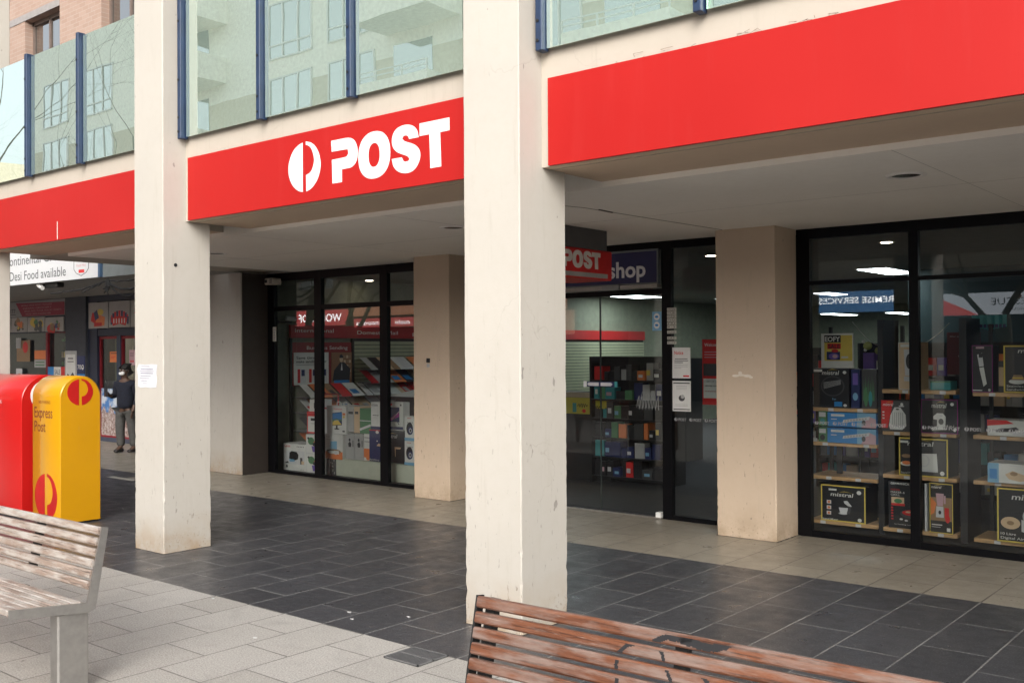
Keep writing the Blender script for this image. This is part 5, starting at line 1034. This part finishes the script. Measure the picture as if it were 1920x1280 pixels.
def m_photo():
    s = N('sky_photo_print'); sep = s.n('ShaderNodeSeparateXYZ'); tc = s.n('ShaderNodeTexCoord'); s.l(tc.outputs['Object'], sep.inputs[0])
    n = s.noise(4, 6, .6); sky_ = s.mix(s.ramp(n, [(.48, 0), (.58, 1)]), (.06, .20, .50), (.62, .68, .75))
    g = s.noise(14, 6, .8); town = s.mix(s.ramp(g, [(.4, 0), (.62, 1)]), (.16, .07, .05), (.62, .56, .54))
    zz = s.math('ADD', sep.outputs['Z'], s.math('MULTIPLY', s.noise(6, 3, .5, s.coord((1, 1, .1))), .5)); c = s.mix(s.ramp(zz, [(.82, 0), (.84, 1)]), town, sky_); s.base(c); s.b.inputs['Roughness'].default_value = .4; return s.m
MPH = m_photo()
for x0, x1, lb in ((-18.365, -17.78, 'photo film of a blue sky over a town on the lower left shop door'), (-17.565, -16.6, 'photo film on the lower right shop door behind the person')):
    b = MB(); b.box(x0, x1, YN + .055, YN + .066, .10, 1.0, MPH); tag(b.build('photo_film'), lb, 'poster', 'photo films on the shop doors')
# bunch of loose cables under the canopy
b = MB(); mc = flat('cable_black', (.010, .010, .010), .8); rnd = random.Random(5)
def sagline(a, c, sag, n=12, r=.006, j=.01): return [tuple(Vector(a).lerp(Vector(c), k / n) + Vector((rnd.uniform(-j, j), 0, -sag * 4 * (k / n) * (1 - k / n) + rnd.uniform(-j, j)))) for k in range(n + 1)]
hub = (-13.45, 2.66, 2.70)
for c_, sg, r in (((-15.2, 2.70, 2.60), .04, .011), ((-12.4, 2.66, 2.72), .16, .016), ((-12.4, 2.66, 2.66), .22, .011), ((-12.3, 2.64, 2.75), .05, .009), ((-14.2, 2.68, 2.56), .0, .009)): b.tube(sagline(hub, c_, sg), r, mc, 6)
for k in range(9): b.tube([hub, (hub[0] + rnd.uniform(-.10, .12), 2.65, 2.60 + rnd.uniform(-.07, .05)), (hub[0] + rnd.uniform(-.12, .22), 2.66, 2.57 + rnd.uniform(-.1, .12))], .009, mc, 5)
for k in range(4): b.tube([(hub[0] + .05 * math.cos(t * .9 + k), 2.66, 2.64 + .06 * math.sin(t * .9 + k) * (1 + .2 * k)) for t in range(8)], .009, mc, 5)
tag(b.build('cable_tangle'), 'tangle of loose black cables hanging under the shop canopy', 'cables')
b = MB(); b.bevbox(-15.75, -15.30, 2.84, 2.96, 2.70, 2.77, 'dark_metal', .01); b.cyl((-15.85, 2.82, 2.75), (-15.68, 2.80, 2.70), .035, 'white', 12); tag(b.build('flood_lamp'), 'small flood lamp fixed under the white canopy sign', 'lamp')

# ================================================================= PERSON
def skin_obj(name, pts, edges, mat, parent=None, sub=2):
    """pts: (x,y,z,rx,ry); one continuous skinned surface"""
    me = bpy.data.meshes.new(name); me.from_pydata([p[:3] for p in pts], edges, []); me.update(); ob = bpy.data.objects.new(name, me); COL.objects.link(ob)
    md = ob.modifiers.new('skin', 'SKIN'); md.use_smooth_shade = True
    sv = me.skin_vertices[0].data if me.skin_vertices else None
    if sv is None:
        me.attributes; 
    return ob, md
def person_mesh(name, pts, edges, mat, parent):
    me = bpy.data.meshes.new(name); me.from_pydata([Vector(p[:3]) for p in pts], edges, []); me.update()
    ob = bpy.data.objects.new(name, me); COL.objects.link(ob)
    md = ob.modifiers.new('skin', 'SKIN'); md.use_smooth_shade = True
    lay = me.skin_vertices[0] if len(me.skin_vertices) else None
    if lay is None:
        bm = __import__('bmesh').new(); bm.from_mesh(me); bm.verts.layers.skin.verify(); bm.to_mesh(me); bm.free(); lay = me.skin_vertices[0]
    for i, p in enumerate(pts): lay.data[i].radius = (p[3], p[4]); lay.data[i].use_root = (i == 0)
    sb = ob.modifiers.new('sub', 'SUBSURF'); sb.levels = 2; sb.render_levels = 2
    me.materials.append(mat)
    if parent is not None: ob.parent = parent
    return ob
pe = thing('person', (-15.86, 4.29, 0), 'person in dark jacket, grey trousers and white mask holding a phone by the shop door', 'person')
pe.rotation_euler = (0, 0, math.radians(22))     # local frame: faces -y; turned to look towards the left
skin_m = flat('skin_tone', (.09, .05, .034), .55); jk = flat('navy_jacket', (.006, .008, .018), .9, vs=20, var=.3); tr = flat('grey_trousers', (.065, .064, .060), .85, vs=14, var=.25)
body = person_mesh('body', [(0, 0, .80, .06, .05), (0, .0, .92, .09, .07), (0, .01, 1.06, .145, .105), (0, .01, 1.17, .13, .095), (0, -.005, 1.245, .05, .05), (0, -.025, 1.30, .056, .062), (0, -.03, 1.37, .074, .086), (0, -.022, 1.425, .056, .066),
    (-.17, .0, 1.15, .05, .05), (-.21, .0, .95, .040, .040), (-.16, -.20, .96, .030, .030), (-.12, -.27, .985, .020, .030),
    (.17, .0, 1.15, .05, .05), (.22, .03, .93, .040, .040), (.20, -.05, .76, .030, .030), (.195, -.08, .69, .020, .03),
    (-.09, 0, .68, .055, .055), (-.10, -.02, .42, .045, .045), (-.10, .0, .09, .040, .045), (-.10, -.13, .035, .035, .030),
    (.09, 0, .68, .055, .055), (.11, .02, .42, .045, .045), (.12, .06, .09, .040, .045), (.13, -.06, .035, .035, .030)],
    [(0, 1), (1, 2), (2, 3), (3, 4), (4, 5), (5, 6), (6, 7), (3, 8), (8, 9), (9, 10), (10, 11), (3, 12), (12, 13), (13, 14), (14, 15), (0, 16), (16, 17), (17, 18), (18, 19), (0, 20), (20, 21), (21, 22), (22, 23)], skin_m, pe)
person_mesh('jacket', [(0, .0, .70, .178, .140), (0, .0, .95, .165, .125), (0, .01, 1.08, .165, .122), (0, .01, 1.19, .140, .105), (0, .0, 1.245, .07, .07), (-.175, .0, 1.155, .062, .062), (-.215, .0, .95, .054, .054), (-.165, -.17, .955, .044, .044), (.175, .0, 1.155, .062, .062), (.225, .03, .93, .054, .054), (.205, -.04, .78, .044, .044)],
    [(0, 1), (1, 2), (2, 3), (3, 4), (3, 5), (5, 6), (6, 7), (3, 8), (8, 9), (9, 10)], jk, pe)
person_mesh('trousers', [(0, 0, .79, .150, .115), (-.092, 0, .68, .098, .098), (-.102, -.02, .43, .080, .082), (-.10, .0, .20, .068, .072), (-.10, .0, .095, .074, .078), (.092, 0, .68, .098, .098), (.112, .02, .43, .080, .082), (.12, .05, .20, .068, .072), (.12, .06, .095, .074, .078)],
    [(0, 1), (1, 2), (2, 3), (3, 4), (0, 5), (5, 6), (6, 7), (7, 8)], tr, pe)
for sx, dy in ((-.10, 0), (.125, .06)):
    person_mesh('shoe', [(sx, dy + .05, .045, .046, .045), (sx, dy - .06, .040, .048, .036), (sx, dy - .16, .032, .042, .028)], [(0, 1), (1, 2)], flat('dark_shoe', (.02, .018, .018), .5), pe)
person_mesh('hair', [(0, .02, 1.39, .078, .085), (0, -.005, 1.435, .080, .095), (0, -.045, 1.465, .060, .062), (0, .045, 1.33, .06, .055)], [(0, 1), (1, 2), (0, 3)], flat('black_hair', (.012, .010, .010), .7), pe)
def pmesh(nm, f): b = MB(); f(b); o = b.build(nm); o.parent = pe; return o
pmesh('mask', lambda b: b.ball((0, -.095, 1.335), .055, flat('mask_white', (.72, .72, .72), .8), 12, (1.05, .62, .62)))
pmesh('face', lambda b: (b.ball((0, -.118, 1.372), .014, skin_m, 8, (1, 1, 1.4)), b.ball((-.03, -.104, 1.392), .010, K['w'], 8), b.ball((.03, -.104, 1.392), .010, K['w'], 8), b.ball((-.03, -.112, 1.392), .005, K['k'], 8), b.ball((.03, -.112, 1.392), .005, K['k'], 8), b.ball((-.075, -.02, 1.375), .018, skin_m, 8, (.5, .8, 1.3)), b.ball((.075, -.02, 1.375), .018, skin_m, 8, (.5, .8, 1.3))))
hands = []
for hx, hy, hz in ((-.115, -.28, .985), (.195, -.09, .68)):
    for k in range(4): hands.append((hx, hy, hz, k))
for nm, (hx, hy, hz), up in (('hand', (-.115, -.285, .985), True), ('hand', (.195, -.085, .68), False)):
    P = [(hx, hy, hz, .022, .030)]; E_ = []
    for k in range(4):
        o = (-.024 + .016 * k); L = (.062, .07, .066, .054)[k]
        if up: c = [(hx + o * .3, hy - .03, hz + o, .0085, .0085), (hx - .018 + o * .3, hy - .03 - L * .4, hz + o, .008, .008), (hx - .005, hy - .03 - L * .62, hz + o + .012, .007, .007)]
        else: c = [(hx, hy + o, hz - .035, .0085, .0085), (hx - .004, hy + o - .003, hz - .035 - L * .55, .008, .008), (hx - .014, hy + o - .006, hz - .035 - L, .007, .007)]
        s0 = len(P); P += c; E_ += [(0, s0), (s0, s0 + 1), (s0 + 1, s0 + 2)]
    s0 = len(P); P += [(hx + .018, hy - .01 if up else hy - .03, hz + .03 if up else hz - .01, .010, .010), (hx + .012, hy - .035, hz + .045 if up else hz - .045, .008, .008)]; E_ += [(0, s0), (s0, s0 + 1)]
    person_mesh(nm, P, E_, skin_m, pe)
ph = MB(); ph.bevbox(-.155, -.085, -.345, -.335, .955, 1.09, K['k'], .003); ph = ph.build('mobile_phone'); ph.matrix_world = Matrix.Translation(pe.location) @ Matrix.Rotation(math.radians(22), 4, 'Z')
tag(ph, 'dark mobile phone held up in the hand of the person', 'phone')

# ================================================================= OTHER SIDE OF THE STREET (seen in the glass)
Ob = thing('apartment_block', (-18, -17, 0), 'cream apartment block with balconies across the street, mirrored in the balustrade glass', 'building')
YO = -16.0; cr1 = flat('opp_cream', (.90, .87, .77), .8); cr2 = flat('opp_tan', (.62, .55, .42), .8); 
ox0, ox1, TOP = -45.5, 14, 15.6
XT = -7.5; b = MB(); b.box(ox0, XT, YO - 8, YO, 10.5, TOP, cr1); b.box(ox0, XT, YO - 8, YO, 3.6, 10.5, cr2); b.box(XT, ox1, YO - 8, YO, 3.6, 4.4, cr2); b.box(ox0, ox1, YO - 8, YO, 0, 3.6, navy2); b.build('wall', Ob)
b = MB(); b.box(ox0, ox1, YO, YO + 1.8, 3.45, 3.6, 'grey'); b.build('awning', Ob)
floors = (4.4, 7.4, 9.15, 11.45)
wm = MAT['opp_glass']
for fi, z in enumerate(floors):
    for x in (-44.0, -40.4, -36.2, -27.95, -24.9, -17.2, -11.3):
        if fi == 2: zt = z + 1.7
        else: zt = z + 1.9
        f = MB()
        for a in (x, x + .72, x + 1.5, x + 2.2): f.box(a, a + .06, YO, YO + .05, z, zt, 'white')
        for zz in (z, z + .42, zt - .05): f.box(x, x + 2.26, YO + .003, YO + .046, zz, zz + .05, 'white')
        f = f.build('window', Ob); MB().box(x + .02, x + 2.24, YO, YO + .02, z + .02, zt, wm).build('pane', f)
for z in (8.6, 11.3, 13.4):
    for x in (-33.4, -22.2, -14.6):
        b = MB(); b.box(x, x + 3.0, YO, YO + 1.4, z - .15, z + .75, cr1); b = b.build('balcony', Ob)
        r = MB()
        for zz in (z + .88, z + 1.02): r.box(x, x + 3.0, YO + 1.36, YO + 1.39, zz, zz + .035, 'white')
        for xx in (x, x + 1.0, x + 2.0, x + 2.96): r.box(xx, xx + .04, YO + 1.355, YO + 1.395, z + .75, z + 1.03, 'white')
        r.build('railing', b)
        MB().box(x + .3, x + 1.9, YO + .001, YO + .02, z + .1, z + 2.2, wm).build('balcony_door', Ob)
B2 = thing('corner_building', (-60, -17, 0), 'tall grey building farther along the street, seen only as a reflection', 'building')
b = MB(); b.box(-75, -56, YO - 8, YO, 0, 12, cr2); b.build('wall', B2)
for z in (4, 7, 10):
    for x in (-72, -68, -64, -60): MB().box(x, x + 1.6, YO, YO + .03, z, z + 1.7, wm).build('window', B2)
def lit(name, c, st): return emis(name, c, st)
def osign(x0, x1, z0, z1, m, label, deco=None, y=YO + 1.81):
    e = thing('lit_shop_sign', ((x0 + x1) / 2, y, z0), label, 'sign', 'lit signs across the street'); MB().box(x0, x1, y, y + .12, z0, z1, m).build('light_box', e)
    if deco: b = MB(); deco(b, fn(0, y + .12, 0)); b.build('lettering', e)
LW = lit('lit_white', (.80, .86, .95), 1.1); LB = lit('lit_blue', (.03, .25, .62), 1.3); LRd = lit('lit_red', (.75, .02, .02), 1.4); LP = lit('lit_purple', (.22, .04, .45), 1.0); LO = lit('lit_orange', (.9, .30, .10), .8); LWl = lit('lit_letter', (.95, .95, .95), 5)
# fn() frame: u runs towards -x
osign(-12.05, -8.9, 2.66, 3.22, LB, 'lit blue sign ending in SERVICES with a white pill across the street', lambda b, F: (b.text(F, 'PREMISE SERVICES', 9.05, 2.90, .16, LWl, 3, w=2.2, bold=.01), b.ell(F, 11.72, 2.93, .25, .10, LWl, 3), b.text(F, 'Chemist', 11.55, 2.90, .05, LB, 4, w=.32)))
osign(-8.25, -3.2, 2.50, 3.05, LW, 'lit white sign with a red corner across the street', lambda b, F: (b.poly(F, [(8.25, 2.50), (8.25, 3.05), (7.1, 2.50)], LRd, 3), b.text(F, 'ALL PHONE RESCUE', 4.2, 2.74, .17, K['d'], 3, w=2.6), b.text(F, 'Your Problem, Our Solution', 4.4, 2.60, .07, K['d'], 3, w=2.1), b.ell(F, 6.2, 2.95, .10, .08, K['o'], 3), b.ell(F, 6.2, 2.95, .05, .04, LW, 4)))
osign(-36.3, -30.9, 2.72, 3.35, LRd, 'lit red sign across the street at the far left', lambda b, F: b.text(F, 'WORLD OF MOBILE', 31.2, 2.88, .30, LWl, 3, w=4.6, bold=.01))
osign(-30.6, -24.2, 2.60, 2.95, LRd, 'second lit red shop sign across the street with purple end', lambda b, F: (b.rect(F, 24.2, 27.0, 2.78, 2.95, LP, 2), b.text(F, 'sushi  hot noodles', 27.3, 2.70, .16, LWl, 3, w=3.0)))
osign(-30.6, -20.0, 3.05, 3.5, LO, 'lit orange sign above the red one across the street', lambda b, F: b.text(F, 'asian kitchen  dine in', 22.0, 3.16, .16, LWl, 3, w=5.0))
osign(-22.4, -19.7, 2.2, 3.0, LO, 'small lit orange sign across the street behind the trees')
# bare street trees
def bare_tree(x, y, h, seed, label, dep=6):
    rnd = random.Random(seed); e = thing('bare_tree', (x, y, 0), label, 'tree', 'bare street trees'); bark = flat('bark', (.13, .11, .085), .9, var=.3)
    T = MB(); Cr = MB()
    def grow(p, d, L, r, dep, mb):
        n = 4; pts = [p]; rs = [r]
        for k in range(n):
            d = (d + Vector((rnd.uniform(-1, 1), rnd.uniform(-1, 1), rnd.uniform(-.5, .8))) * .16).normalized(); p = p + d * L / n; pts.append(p); rs.append(r * (1 - .38 * (k + 1) / n))
        mb.tube([tuple(q) for q in pts], rs, bark, 7 if r > .03 else 3)
        if dep == 0: return
        for k in range(rnd.choice((2, 3, 3))):
            a = rnd.uniform(0, 6.28); sp_ = rnd.uniform(.45, .95); u = d.orthogonal().normalized(); v = d.cross(u); nd = (d + (u * math.cos(a) + v * math.sin(a)) * sp_ + Vector((0, 0, .12))).normalized()
            grow(pts[-1 if k == 0 else rnd.choice((-1, -2))], nd, L * rnd.uniform(.62, .85), rs[-1] * rnd.uniform(.6, .8), dep - 1, Cr)
    grow(Vector((x, y, -.05)), Vector((rnd.uniform(-.08, .08), 0, 1)), h * .30, .17, dep, T)
    T.build('trunk', e); Cr.build('crown', e)
bare_tree(-23.3, -8.0, 9, 11, 'bare tree across the paving, mirrored in the far shop window'); bare_tree(-13.2, -8.4, 8, 12, 'bare tree mirrored in the glass door'); bare_tree(-30.3, -8.6, 13, 13, 'tall bare tree mirrored in the leftmost balustrade glass', 7); bare_tree(-27.6, -9.6, 12, 17, 'slender bare tree behind the tall one across the paving', 7); bare_tree(-5.2, -9.0, 8, 14, 'bare tree opposite the right arcade bay')

# frosted safety strips on the glass with the small post marks
def safety(x0, x1, y, z, label):
    F = ff(0, y, 0); x = x0; mf = flat('frosted_film', (.34, .34, .35), .7); e = thing('glass_marking', (x0, y, z), label, 'glass marking', 'frosted strips on the shop glass')
    while x < x1 - .15:
        b = MB()
        for L in (L1, L2): b.poly(F, [(x + .018 + u * .017, z + .014 + v * .017) for u, v in L], mf, 1)
        b.text(F, 'POST', x + .048, z, .026, mf, 1, w=.088, bold=.02); x += .168; b.build('mark', e)
safety(-3.70, -2.86, 4.096, 1.012, 'frosted strip of small POST marks across the leftmost pane of the right window')
safety(-2.76, -1.85, 4.096, 1.012, 'frosted strip of small POST marks across the right pane at the edge of the photo')
safety(-5.15, -4.47, 4.096, .985, 'frosted strip of small POST marks on the narrow pane beside the door')
